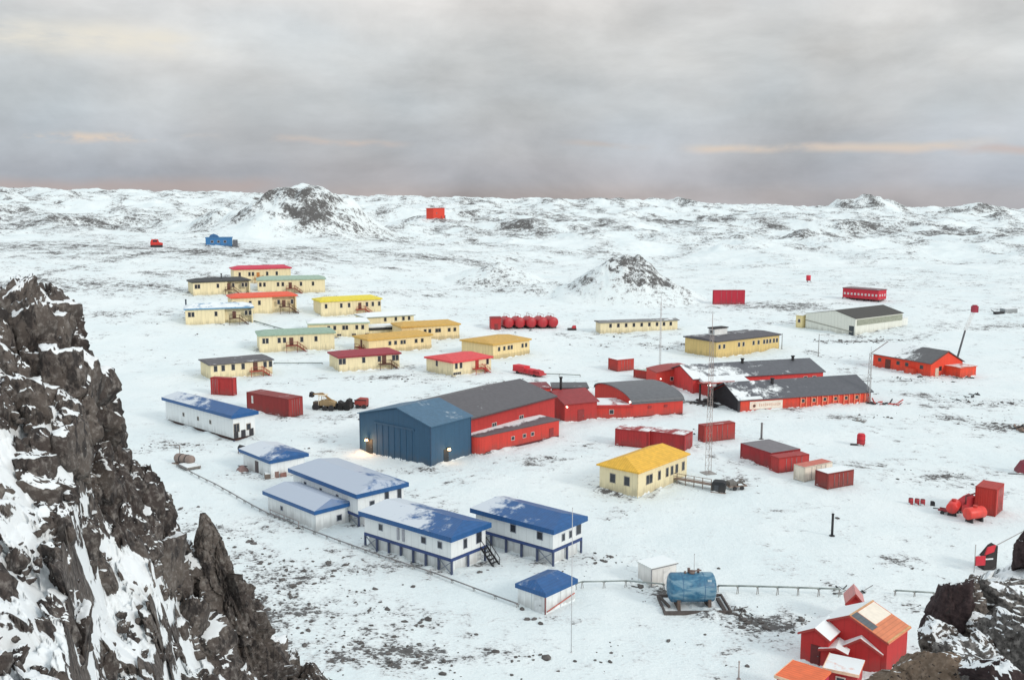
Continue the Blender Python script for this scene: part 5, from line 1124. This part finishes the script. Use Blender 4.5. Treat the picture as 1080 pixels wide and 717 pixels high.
def crag(name, label, crest, r_near, py_bot, ncol, nrow, snowb, seed, cells=(2.5, 1.05, .42), amps=(1.25, .6, .24), kind='structure', dirn=(.1, -.62, .78), drop=2.4, smax=30):
    """a rock buttress standing beside the viewpoint: crest = [(column, row, distance)] of its edge; falls steeply behind the edge"""
    cx = np.array([c[0] for c in crest], float); cy = np.array([c[1] for c in crest], float); cd = np.array([c[2] for c in crest], float); cr_ = np.array([c[3] for c in crest], float)
    px = np.linspace(cx[0], cx[-1], ncol); yc = np.interp(px, cx, cy); D = np.interp(px, cx, cd); rn = np.interp(px, cx, cr_)
    s = np.concatenate([np.linspace(-1, 0, int(nrow * .22))[:-1], np.linspace(0, 1, int(nrow * .78))])   # <0 behind the crest, 0 crest, 1 near edge
    S, PX = np.meshgrid(s, px, indexing='ij'); YC = np.broadcast_to(yc, S.shape); DD = np.broadcast_to(D, S.shape); RN = np.broadcast_to(rn, S.shape)
    PY = YC + np.clip(S, 0, 1) * (py_bot - YC)
    r = DD + (RN - DD) * np.clip(S, 0, 1)**.9
    a = (PX - CX) / FPX; b_ = (CY - PY) / FPX
    dx, dy, dz = a, CP + b_ * SP, -SP + b_ * CP
    X = dx / dy * r; Y = r.copy(); Z = CAM_H + dz / dy * r
    back = np.clip(-S, 0, 1); Y = Y + back * 9; X = X - back * 2.0 + X / np.maximum(Y, 1) * back * 9; Z = Z - back**1.0 * 9 * drop
    P = np.stack([X, Y, Z], -1).reshape(-1, 3)
    d0 = np.array(dirn); d0 = d0 / np.linalg.norm(d0)
    tot = np.zeros(len(P)); edge = np.ones(len(P)); side = np.zeros((len(P), 3))
    wob = np.stack([fbm(P[:, 0] * .5, P[:, 2] * .5, 3, seed), fbm(P[:, 1] * .5, P[:, 2] * .5, 3, seed + 3), fbm(P[:, 0] * .5 + 9, P[:, 1] * .5, 3, seed + 5)], 1) * .7
    Pw = P + wob
    for i, (c_, am) in enumerate(zip(cells, amps)):
        h_, e_ = facet(Pw, c_, seed + i, am, .5 if i else .38, (1.08, 1.0, .84))
        tot += h_; edge = np.minimum(edge, sstep(0, .12, e_) + .35 * i)
        tot -= (1 - sstep(0, .13 - .03 * i, e_)) * am * (.42 if i == 0 else .3)
    P = P + d0 * tot[:, None]
    P[:, 2] += fbm(P[:, 0] * 3, P[:, 1] * 3, 3, seed + 9) * .06
    G = P.reshape(S.shape + (3,))
    du = np.gradient(G, axis=1); dv = np.gradient(G, axis=0); N = np.cross(dv, du); N /= np.maximum(np.linalg.norm(N, axis=-1, keepdims=True), 1e-9)
    N = N * np.sign((N * np.array([0, -.6, .8])).sum(-1, keepdims=True))
    nzs = N[..., 2]
    # snow gathers on ledges: blur the facing and compare the local height with its surroundings
    k = np.array(snowb(PX, PY, S)); pass
    hl = tot.reshape(S.shape)
    def blur(A, n):
        for ax in (0, 1):
            pad = [(0, 0), (0, 0)]; pad[ax] = (n, n); c_ = np.cumsum(np.pad(A, pad, 'edge'), axis=ax)
            A = (np.take(c_, range(2 * n, c_.shape[ax]), ax) - np.take(c_, range(0, c_.shape[ax] - 2 * n), ax)) / (2 * n)
        return A
    lowp = hl - blur(hl, 16); nn_ = blur(nzs, 2)
    sn_ = .5 + (nn_ - blur(blur(nzs, 30), 30)) * .85 - np.clip(lowp, -.6, .6) * .9 + k
    me = grid_mesh(name, G.reshape(-1, 3), S.shape[0], S.shape[1], {'snow': sn_.reshape(-1)}, smooth=False)
    me.materials.append(rkm.m); o = bpy.data.objects.new(name, me); COL.objects.link(o); tag(o, label, kind=kind); return o

def chunk(rs, size, sq, rot, n=26, planes=10, seed=0, lo=.5, tilt=.3, fine=.085):
    """an angular block of rock: a ball cut by random planes, roughened, then turned; returns points, rows, columns, snow"""
    m = 2 * n + 1
    TH, PH = np.meshgrid(np.linspace(0, 2 * np.pi, m), np.linspace(0, np.pi, n)); V = np.stack([np.sin(PH) * np.cos(TH), np.sin(PH) * np.sin(TH), np.cos(PH)], -1).reshape(-1, 3)
    rad = np.full(len(V), 1.25)
    for i in range(planes):
        nn = rs.normal(size=3); nn /= np.linalg.norm(nn); dd = rs.uniform(lo, .95); q = V @ nn
        rad = np.minimum(rad, np.where(q > .05, dd / np.maximum(q, .05), 9))
    Q = V * rad[:, None]; h_, e_ = facet(Q + 40 + seed % 31, .55, seed, fine, tilt, (1, 1, 1)); h2_, e2 = facet(Q + 20 + seed % 17, .2, seed + 3, fine * .4, tilt, (1, 1, 1))
    Q = Q * (1 + (h_ + h2_) - (1 - sstep(0, .1, e_)) * fine * .35)[:, None] * np.array(sq) * size
    Q = Q @ np.array(Matrix.Rotation(rot[0], 3, 'X') @ Matrix.Rotation(rot[1], 3, 'Y') @ Matrix.Rotation(rot[2], 3, 'Z')).T
    G = Q.reshape(n, m, 3); du = np.gradient(G, axis=1); dv = np.gradient(G, axis=0); N = np.cross(dv, du); N /= np.maximum(np.linalg.norm(N, axis=-1, keepdims=True), 1e-9)
    N *= np.sign((N * G).sum(-1, keepdims=True) + 1e-9)
    return Q, n, m, (.5 + (N[..., 2] - .70) * 1.4).reshape(-1)
def multi_grid(name, grids, mat):
    co, qs, at_, o = [], [], [], 0
    for P, nr, nc, sn in grids:
        i = np.arange(nr - 1)[:, None] * nc + np.arange(nc - 1)[None, :]
        qs.append(np.stack([i, i + 1, i + nc + 1, i + nc], -1).reshape(-1, 4) + o); co.append(P); at_.append(sn); o += len(P)
    co, q, sn = np.concatenate(co), np.concatenate(qs), np.concatenate(at_); nf = len(q)
    me = bpy.data.meshes.new(name); me.vertices.add(len(co)); me.vertices.foreach_set('co', co.astype(np.float32).ravel())
    me.loops.add(nf * 4); me.loops.foreach_set('vertex_index', q.astype(np.int32).ravel()); me.polygons.add(nf)
    me.polygons.foreach_set('loop_start', np.arange(0, nf * 4, 4, dtype=np.int32)); me.polygons.foreach_set('loop_total', np.full(nf, 4, np.int32)); me.update(calc_edges=True)
    at2 = me.attributes.new('snow', 'FLOAT', 'POINT'); at2.data.foreach_set('value', sn.astype(np.float32)); me.materials.append(mat)
    ob = bpy.data.objects.new(name, me); COL.objects.link(ob); return ob
def crag(name, label, crest, py_bot, ncol, nrow, snowb, seed, cells, amps, blocks, edge_blocks, dirn=(.1, -.62, .78), drop=2.4):
    """a rock buttress beside the viewpoint: crest = [(column, row, distance, near distance)]; a snowy face set with blocks, falling steeply behind its edge"""
    cx, cy, cd, cr_ = (np.array([c[i] for c in crest], float) for i in range(4))
    px = np.linspace(cx[0], cx[-1], ncol); s = np.concatenate([np.linspace(-1, 0, int(nrow * .2))[:-1], np.linspace(0, 1, int(nrow * .8))])
    S, PX = np.meshgrid(s, px, indexing='ij')
    def place(PX, S):
        yc, D, rn = np.interp(PX, cx, cy), np.interp(PX, cx, cd), np.interp(PX, cx, cr_); s1 = np.clip(S, 0, 1)
        PY = yc + s1 * (py_bot - yc); r = D + (rn - D) * s1**.9
        a = (PX - CX) / FPX; b_ = (CY - PY) / FPX; dy = CP + b_ * SP
        X = a / dy * r; Y = r * 1.0; Z = CAM_H + (-SP + b_ * CP) / dy * r
        back = np.clip(-S, 0, 1); X2 = X - back * 2.0 + X / np.maximum(Y, 1) * back * 9
        return np.stack([X2, Y + back * 9, Z - back * 9 * drop], -1), PY
    G0, PY = place(PX, S); P = G0.reshape(-1, 3)
    d0 = np.array(dirn); d0 = d0 / np.linalg.norm(d0); tot = np.zeros(len(P))
    wob = np.stack([fbm(P[:, 0] * .5, P[:, 2] * .5, 3, seed), fbm(P[:, 1] * .5, P[:, 2] * .5, 3, seed + 3), fbm(P[:, 0] * .5 + 9, P[:, 1] * .5, 3, seed + 5)], 1) * .7
    for i, (c_, am) in enumerate(zip(cells, amps)):
        h_, e_ = facet(P + wob, c_, seed + i, am, .4, (1, 1, 1)); tot += h_ - (1 - sstep(0, .12, e_)) * am * .3
    P = P + d0 * tot[:, None]; G = P.reshape(S.shape + (3,))
    du = np.gradient(G, axis=1); dv = np.gradient(G, axis=0); N = np.cross(dv, du); N /= np.maximum(np.linalg.norm(N, axis=-1, keepdims=True), 1e-9)
    N = N * np.sign((N * np.array([0, -.6, .8])).sum(-1, keepdims=True)); nzs = N[..., 2]; hl = tot.reshape(S.shape)
    def blur(A, n):
        for ax in (0, 1):
            pad = [(0, 0), (0, 0)]; pad[ax] = (n, n); c_ = np.cumsum(np.pad(A, pad, 'edge'), axis=ax)
            A = (np.take(c_, range(2 * n, c_.shape[ax]), ax) - np.take(c_, range(0, c_.shape[ax] - 2 * n), ax)) / (2 * n)
        return A
    sn_ = .5 + (blur(nzs, 2) - blur(blur(nzs, 30), 30)) * .7 - np.clip(hl - blur(hl, 16), -.6, .6) * .8 + snowb(PX, PY, S)
    grids = [(P, S.shape[0], S.shape[1], sn_.reshape(-1))]
    rs = np.random.default_rng(seed)
    for bx, by, size, sq, rot, snow, sink in blocks(rs) + edge_blocks(rs):
        yc = np.interp(bx, cx, cy); c0, _ = place(np.array([bx]), np.array([np.clip((by - yc) / (py_bot - yc), 0, 1)])); c0 = c0[0]; size = size if size > 0 else -size * c0[1] / FPX; c0 = c0 - d0 * size * sink
        Q, n_, m_, s_ = chunk(rs, size, sq, rot, n=10 if size < .16 else 22 if size < .5 else 30, planes=rs.integers(7, 12), seed=int(rs.integers(1, 9999)))
        grids.append((Q + c0, n_, m_, s_ + snow))
    return tag(multi_grid(name, grids, rkm.m), label, kind='structure')
LC = [(-330, 262, 27, 9), (-120, 305, 28, 9), (0, 322, 29, 10), (40, 332, 30, 11), (75, 344, 30.5, 12), (82, 368, 31, 12.5), (90, 396, 31.5, 13), (99, 424, 32, 13.5), (108, 454, 32.5, 14), (130, 482, 33, 15), (162, 502, 33.5, 16), (176, 545, 34, 17), (190, 588, 34.5, 18), (206, 606, 35, 19),
      (232, 634, 35.5, 20), (262, 668, 36, 21), (292, 690, 36.5, 22), (335, 708, 37, 23), (350, 732, 37.5, 25), (360, 800, 38, 27), (376, 900, 39, 30)]
_ex, _ey = [95, 95, 133, 186, 270, 356], [297, 335, 430, 530, 650, 717]
def lsnow(PX, PY, S):
    e = np.interp(PY, _ey, _ex) - PX
    return -.18 + sstep(5, 110, e) * .50 + fbm(PX / 60, PY / 70, 3, 5) * .25
def lblocks(rs):
    out = []
    for i in range(900):
        by = rs.uniform(300, 745); xe = np.interp(by, _ey, _ex); sp0 = np.clip(rs.lognormal(2.68, .5), 6, 38); bx = rs.uniform(-60, xe - 8 - sp0 * 1.1); e = xe - bx
        dens = .22 + .80 * np.exp(-(e / 62.)**2) + .55 * max(0, perlin(bx / 45, by / 50, 3)) + .25 * max(0, perlin(bx / 18, by / 20, 9))
        dens -= .6 * np.exp(-((bx - 165)**2 / 700 + (by - 640)**2 / 2400)) + .35 * np.exp(-((bx - 15)**2 / 1500 + (by - 480)**2 / 6000))
        if rs.random() > dens * .75: continue
        size = -sp0 * (1.15 if e < 80 else .85); el = rs.uniform(.9, 1.6)
        out.append((bx, by, size, (rs.uniform(.65, 1.05), rs.uniform(.6, .9), el), (rs.uniform(-.5, .3), rs.uniform(-.6, .3), rs.uniform(0, 6.28)), rs.uniform(-.2, .16) + .14 * (by < 450), .12))
    for i in range(900):      # small broken stones poking through the snow
        by = rs.uniform(305, 745); xe = np.interp(by, _ey, _ex); bx = rs.uniform(-40, xe - 8)
        if perlin(bx / 30, by / 34, 21) + rs.uniform(-.35, .5) < .08: continue
        out.append((bx, by, -rs.uniform(2.2, 7.5), (rs.uniform(.8, 1.4), rs.uniform(.6, .9), rs.uniform(.6, 1.2)), (rs.uniform(-.5, .3), rs.uniform(-.6, .3), rs.uniform(0, 6.28)), rs.uniform(-.35, .1), -.15))
    return out
def ledge(rs):
    out = []
    pts = [(44, 332, .45), (60, 344, .45), (66, 362, .5), (76, 388, .5), (86, 412, .5), (96, 436, .5), (104, 460, .58), (124, 486, .62), (146, 512, .68), (160, 540, .7), (180, 570, .8), (196, 604, .7), (216, 628, .6), (238, 650, .7), (258, 676, .7), (282, 694, .65), (306, 706, .6), (330, 714, .6), (345, 730, .6),
           (34, 322, .4), (10, 314, .35), (62, 400, .6), (80, 450, .7), (104, 510, .8), (140, 560, .85), (200, 660, .7), (232, 700, .7), (90, 560, .6), (290, 722, .6), (2, 430, .5), (62, 655, .5)]
    for x, y, sz in pts: out.append((x, y, sz, (rs.uniform(.7, .95), rs.uniform(.7, .9), rs.uniform(1.1, 1.5)), (rs.uniform(-.35, .2), rs.uniform(-.35, .1), rs.uniform(0, 6.28)), -.10, .35))
    return out
crag('rock_crag', 'dark craggy rock buttress patched with snow, at the left', LC, 980, 420, 460, lsnow, 5, (2.4, 1.0, .4), (.5, .22, .08), lblocks, ledge)
RC_ = [(905, 810, 20, 16), (922, 742, 20, 14), (945, 716, 21, 13), (975, 696, 22, 12.5), (990, 660, 23, 12), (1005, 634, 23.5, 12), (1030, 612, 24, 12), (1052, 600, 24.5, 12), (1080, 584, 25, 12), (1130, 560, 26, 12), (1300, 500, 27, 12)]
def rsnow(PX, PY, S): return .12 + fbm(PX / 40, PY / 40, 3, 15) * .25 + sstep(.15, 0, S) * .2
def rblocks(rs):
    out = []
    for i in range(85):
        bx = rs.uniform(950, 1150); yc = np.interp(bx, [905, 922, 975, 1005, 1080, 1300], [810, 742, 696, 634, 600, 520]); by = rs.uniform(yc + 12, 780)
        size = np.clip(rs.lognormal(-1.35, .45), .1, .5)
        out.append((bx, by, size, (rs.uniform(.8, 1.2), rs.uniform(.7, 1), rs.uniform(.7, 1.1)), (rs.uniform(-.4, .4), rs.uniform(-.4, .4), rs.uniform(0, 6.28)), -.2 + rs.uniform(-.15, .2), .2))
    return out
crag('rocky_bank', 'dark rocky bank with pockets of snow, bottom right', RC_, 900, 240, 200, rsnow, 17, (1.8, .7, .28), (.3, .2, .1), rblocks, lambda rs: [])

# individual boulders and slabs
def boulder(label, px, py, dist, size, seed, rot=0, sq=(1, 1, 1), snow=.0, name='boulder', cat='rock', col=None):
    rs = np.random.default_rng(seed); d = ray(px, py); c = np.array([0, 0, CAM_H]) + d * dist / d[1]
    Q, n, m, sn = chunk(rs, size * 1.12, sq, (0, rot, 0), n=56, planes=8, seed=seed, lo=.52, fine=.10)
    o = multi_grid(name, [(Q, n, m, sn + snow + .16)], col or rkm.m); o.location = tuple(c); return tag(o, label, cat)
def tintrock(base, hi):
    n = NT('tinted_rock'); g = n.add('ShaderNodeNewGeometry'); p = g.outputs['Position']
    s = n.add('ShaderNodeSeparateXYZ'); n.link(g.outputs['True Normal'], s.inputs[0]); a_ = n.add('ShaderNodeAttribute'); a_.attribute_name = 'snow'
    n1_ = n.noise(p, 9, 6, .65); n2_ = n.noise(p, 2.2, 4); v = n.math('ADD', a_.outputs['Fac'], n.math('MULTIPLY', n.math('SUBTRACT', n2_, .5), .5)); f = n.mapr(v, .47, .53)
    c = n.mix(n.mapr(n1_, .4, .7), base, hi); c = n.mix(n.mapr(n.noise(p, 14, 3, .5), .60, .68), c, (.02, .015, .015, 1)); n.link(n.mix(f, c, (.8, .84, .86, 1)), n.b.inputs['Base Color']); n.b.inputs['Roughness'].default_value = .92; n.bump(n1_, .7, .06); return n.m
MAROON = tintrock((.026, .014, .015, 1), (.060, .038, .038, 1)); TAN = tintrock((.135, .095, .066, 1), (.21, .16, .12, 1)); GREYR = tintrock((.065, .060, .056, 1), (.23, .215, .20, 1)); BRN = tintrock((.065, .052, .045, 1), (.19, .165, .145, 1))
boulder('tall dark maroon rock slab, leftmost and highest of the right hand rocks', 996, 642, 19.5, .50, 101, .25, (.62, .8, 1.35), -.5, 'rock_slab', col=MAROON)
boulder('brown boulder right behind the dark maroon slab', 1014, 640, 20.2, .46, 102, .1, (.85, .8, .9), -.25, col=BRN)
boulder('big grey speckled boulder at the top of the right hand rocks', 1058, 638, 20.5, .72, 103, 0, (1.15, .9, .75), -.4, col=GREYR)
boulder('dark boulder under the big grey speckled one', 1032, 664, 19.5, .5, 104, .3, (1.1, .9, .75), -.3, col=BRN)
boulder('large tan brown flat faced rock at the bottom right of the picture', 978, 716, 17.5, .68, 105, .15, (1.15, .8, .75), -.5, col=TAN)
boulder('brown rock with a snowy top above the tan flat faced rock', 998, 674, 18.8, .42, 106, -.2, (.95, .9, .8), .0, col=BRN)
boulder('dark grey rock at the lower edge, right of the tan rock', 1018, 708, 17.2, .5, 107, .1, (1, .9, .9), -.4, col=GREYR)
boulder('maroon black rock at the lower right corner', 1052, 715, 16.8, .5, 108, .0, (1, .9, .8), -.2, col=MAROON)
boulder('dark maroon rock jutting in at the right edge above the other rocks', 1081, 582, 24, .52, 109, .0, (.55, .8, 1.0), -.5, col=MAROON)
boulder('grey pitted boulder at the right edge among the rocks', 1074, 683, 18.2, .62, 110, .2, (.9, .9, 1.0), -.25, col=GREYR)
boulder('grey brown rock in the middle of the right hand rocks', 1040, 690, 18.2, .36, 112, .2, (1, .9, .9), -.05, col=BRN)
boulder('small dark stone sitting in the snow under the red panels', 1026, 615, 22, .16, 111, .2, (1, .9, .9), -.1, col=BRN)
# the freestanding spire on the left
def spire(label, base, tip, dist, w, seed):
    rs = np.random.default_rng(seed); A = np.array([0, 0, CAM_H]) + ray(*base) * dist / ray(*base)[1]; T_ = np.array([0, 0, CAM_H]) + ray(*tip) * dist / ray(*tip)[1]
    n, m = 120, 72; t_ = np.linspace(0, 1, n); a_ = np.linspace(0, 2 * np.pi, m)
    TT, AA = np.meshgrid(t_, a_, indexing='ij'); rad = w * (1.02 - TT)**.55 * (1 - .25 * TT)
    ax_ = A[None, None] + (T_ - A)[None, None] * TT[..., None]
    G = ax_ + np.stack([np.cos(AA) * rad, np.sin(AA) * rad * .8, 0 * AA], -1); P = G.reshape(-1, 3); dirv = np.stack([np.cos(AA), np.sin(AA), 0 * AA + .25], -1).reshape(-1, 3)
    tot = 0
    for i, (c_, am) in enumerate(((1.1, .5), (.45, .22), (.18, .08))):
        h_, e_ = facet(P + 30, c_, seed + i, am, .5, (1.3, 1.3, .5)); tot = tot + h_ - (1 - sstep(0, .1, e_)) * am * .25
    P = P + dirv * (tot * np.repeat((1.05 - t_)**.5, m))[:, None]; G = P.reshape(n, m, 3)
    du = np.gradient(G, axis=1); dv = np.gradient(G, axis=0); N = np.cross(du, dv); N /= np.maximum(np.linalg.norm(N, axis=-1, keepdims=True), 1e-9)
    sn_ = .5 + (np.abs(N[..., 2]) - .86) * 1.3 - .12
    me = grid_mesh('rock_spire', P, n, m, {'snow': sn_.reshape(-1)}, smooth=False); me.materials.append(rkm.m); o = bpy.data.objects.new('rock_spire', me); COL.objects.link(o); tag(o, label, 'rock')
spire('pointed dark rock spire standing free at the right flank of the rock crag', (262, 712), (214, 541), 34.2, 1.35, 201)
az = np.concatenate([np.linspace(-75, -33.5, 36), np.linspace(-33, 33, 700), np.linspace(33.5, 75, 36)]) * np.pi / 180
rr = np.concatenate([np.linspace(2.5, 62, 60)[:-1], np.geomspace(62, 720, 720)[:-1], np.geomspace(720, 5600, 330)])
AZ, RR = np.meshgrid(az, rr)
X = RR * np.sin(AZ); Y = RR * np.cos(AZ); Z = Tz(X, Y)
# slope of the big shape
TRACKS = [[(395, 500), (470, 500), (560, 486), (640, 478), (720, 470), (790, 455)], [(300, 448), (345, 470), (372, 500)], [(345, 450), (420, 420), (480, 412), (560, 402)],
          [(640, 520), (600, 500), (560, 492), (500, 505), (440, 520)], [(860, 485), (920, 492), (985, 505), (1060, 522)], [(700, 470), (760, 478), (800, 520), (830, 560), (840, 600)],
          [(720, 365), (790, 345), (840, 338), (840, 322), (770, 318)], [(0, 306), (70, 284), (150, 268), (250, 262), (330, 268), (420, 285)], [(150, 262), (60, 258), (-40, 262)],
          [(590, 352), (640, 360), (720, 352)], [(860, 372), (900, 388), (905, 400)], [(930, 372), (990, 350), (1080, 344)], [(955, 415), (1010, 440), (1075, 470)],
          [(840, 430), (900, 445), (960, 470), (1060, 500)], [(900, 560), (960, 590), (1010, 612)], [(610, 470), (650, 490), (640, 530), (660, 560)], [(420, 380), (470, 402), (540, 408)], [(255, 405), (320, 402), (430, 398)]]
TRACKS = [[at(*p)[:2] for p in t_] for t_ in TRACKS]
def seg_dist(X, Y, a, b):
    dx, dy = b - a; L2 = dx * dx + dy * dy; tt = np.clip(((X - a[0]) * dx + (Y - a[1]) * dy) / L2, 0, 1)
    return np.hypot(X - a[0] - tt * dx, Y - a[1] - tt * dy)
def track_mask(X, Y):
    out = np.zeros(X.shape); wx = X + fbm(X / 25, Y / 25, 2, 55) * 4; wy = Y + fbm(X / 25, Y / 25, 2, 58) * 4
    for t_ in TRACKS:
        P_ = np.array(t_); m = (X > P_[:, 0].min() - 14) & (X < P_[:, 0].max() + 14) & (Y > P_[:, 1].min() - 14) & (Y < P_[:, 1].max() + 14)
        if not m.any(): continue
        d = np.full(m.sum(), 99.)
        for a, b in zip(t_[:-1], t_[1:]): d = np.minimum(d, seg_dist(wx[m], wy[m], a, b))
        wd = .45 + np.hypot(X[m], Y[m]) / 600; v = np.exp(-((d - 1.15) / wd)**2) * .34 + np.exp(-(d / 2.6)**2) * .10 + np.exp(-((d - 3.4) / wd)**2) * .16
        out[m] = np.maximum(out[m], v * np.clip(.75 + fbm(X[m] / 12, Y[m] / 12, 3, 66) * 1.4, 0, 1.2))
    return out
def foot_dist(X, Y):
    out = np.full(X.shape, 99.)
    for b in FOOT:
        if b.L * b.W < 26: continue
        rad = math.hypot(b.L, b.W) / 2 + 8; c = b.org[:2] + b.u * b.L / 2 + b.v * b.W / 2
        m = ((X - c[0])**2 + (Y - c[1])**2) < rad * rad
        if not m.any(): continue
        x, y = X[m] - c[0], Y[m] - c[1]; lx = np.abs(x * b.u[0] + y * b.u[1]) - b.L / 2; ly = np.abs(x * b.v[0] + y * b.v[1]) - b.W / 2
        out[m] = np.minimum(out[m], np.hypot(np.maximum(lx, 0), np.maximum(ly, 0)) + np.minimum(np.maximum(lx, ly), 0))
    return out
def rockmask(X, Y):
    r = np.hypot(X, Y)
    m = -.20 + .15 * sstep(260, 420, r)
    m += fbm(X / 34, Y / 22, 4, 71) * .30 + fbm(X / 9 + Y / 14, Y / 5, 4, 77) * .22
    m += sstep(330, 800, r) * .10
    far = sstep(380, 800, r)
    m += far * ((ridged(X / 45, Y / 80, 5, 81) - .50) * 2.0 - .12)
    for c, rx, ry, s in STONY:
        d2 = ((X - c[0]) / rx)**2 + ((Y - c[1]) / ry)**2
        m += np.exp(-d2 * 1.1) * s * 1.4
    # rocky knolls: darker on the steep right sides
    a = hillA(X, Y); m += sstep(1.5, 12, a) * (.10 + (ridged(X / 22 + a / 9, a / 7 + Y / 90, 5, 33) - .5) * 1.5 + fbm(X / 7, a / 4 + Y / 30, 4, 39) * .55 + sstep(17, 25, a) * .12)
    b = hillB(X, Y); m += sstep(1.0, 12, b) * (.22 + fbm(X / 3, Y / 5, 3, 49) * .35 + sstep(44, 60, X) * .16 + (ridged(X / 9 + b / 5, b / 5 + Y / 30, 5, 43) - .5) * 1.0)
    for (cx, cy, rx, ry, h) in KNOLLS: m += np.clip(1 - bump(X, Y, cx, cy, rx, ry), 0, 1)**.6 * .55
    return m
RK = rockmask(X, Y)
sl_ = np.hypot(np.gradient(Z, axis=0) / np.maximum(np.gradient(RR, axis=0), .01), 0)
RK = RK + sstep(.22, .7, np.abs(sl_)) * .3 * sstep(300, 500, RR)
Z = Z + np.clip(RK - .15, 0, .45) * (fbm(X / 1.6, Y / 1.6, 3, 91)) * .5 * (RR > 62)
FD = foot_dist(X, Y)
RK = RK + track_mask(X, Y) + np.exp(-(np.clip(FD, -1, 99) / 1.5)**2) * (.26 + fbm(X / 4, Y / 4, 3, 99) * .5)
Z = Z + np.exp(-(np.clip(FD, 0, 99) / 1.1)**2) * np.clip(fbm(X / 5, Y / 5, 3, 101) * 1.1 + .06, 0, .45) * (FD < 50)
RK = np.where(RK > .30, .30 + (RK - .30) * .55, RK)
RK = RK + sstep(2, 10, hillB(X, Y)) * (.06 + .16 * sstep(38, 56, X)) + sstep(5, 18, hillA(X, Y)) * .07
P = np.stack([X, Y, Z], -1).reshape(-1, 3)
nz = NT('snowy_ground'); g_ = nz.add('ShaderNodeNewGeometry'); pos = g_.outputs['Position']
atr = nz.add('ShaderNodeAttribute'); atr.attribute_name = 'rock'
n1 = nz.noise(pos, .55, 8, .66); n2 = nz.noise(nz.scaled(pos, (1, 1.5, 1)), 2.1, 5, .65); n3 = nz.noise(pos, .13, 7, .62)
v_ = nz.math('ADD', nz.math('MULTIPLY', nz.math('SUBTRACT', n1, .5), 2.5), nz.math('MULTIPLY', nz.math('SUBTRACT', n2, .5), 2.0))
v_ = nz.math('ADD', v_, nz.math('MULTIPLY', nz.math('SUBTRACT', n3, .5), 2.0))
v_ = nz.math('ADD', v_, atr.outputs['Fac'])
fac = nz.mapr(v_, .38, .66)
rc = nz.mix(nz.noise(pos, .9, 4), (.052, .050, .050, 1), (.15, .146, .142, 1))
sn = nz.mix(nz.mapr(nz.noise(pos, .05, 4), .3, .7), (.735, .815, .83, 1), (.80, .86, .865, 1))
sn = nz.mix(nz.mapr(v_, .05, .40), sn, (.66, .70, .71, 1))
nz.link(nz.mix(fac, sn, rc), nz.b.inputs['Base Color']); nz.b.inputs['Roughness'].default_value = .85
nz.bump(nz.math('ADD', nz.math('MULTIPLY', nz.noise(nz.scaled(pos, (1, .6, 1)), .22, 5, .5), 3.0), nz.math('ADD', n2, nz.math('MULTIPLY', n1, 1.6))), .55, .30)
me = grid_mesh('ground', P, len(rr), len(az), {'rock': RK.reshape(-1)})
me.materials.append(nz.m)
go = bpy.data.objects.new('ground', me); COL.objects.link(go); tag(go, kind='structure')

# loose stones lying on the snow near the settlement (nobody could count them)
nst = 60000
sr = np.sqrt(rng.uniform(80**2, 330**2, nst)); sa = rng.uniform(-.52, .52, nst)
sx, sy = sr * np.sin(sa), sr * np.cos(sa); rk = rockmask(sx, sy) + fbm(sx / 4, sy / 3, 3, 95) * .7
near = sr < 128
keep = (rk + rng.uniform(-.25, .12, nst) > np.where(near, .16, .27))
keep &= foot_dist(sx, sy) > .5; sx, sy, sr = sx[keep], sy[keep], sr[keep]; sz = Tz(sx, sy)
mb = MB()
for i in range(len(sx)):
    s = rng.lognormal(-2.25, .55) * (1 + sr[i] / 400); s = min(s, .5)
    mb.add(stone_shape(rng, s) + np.array([sx[i], sy[i], sz[i] + s * .05]), _icf)
print('stones', len(sx))

tag(mb.build('scattered_stones', STONE), 'dark loose stones poking out of the snow around the station', 'stones', kind='stuff')
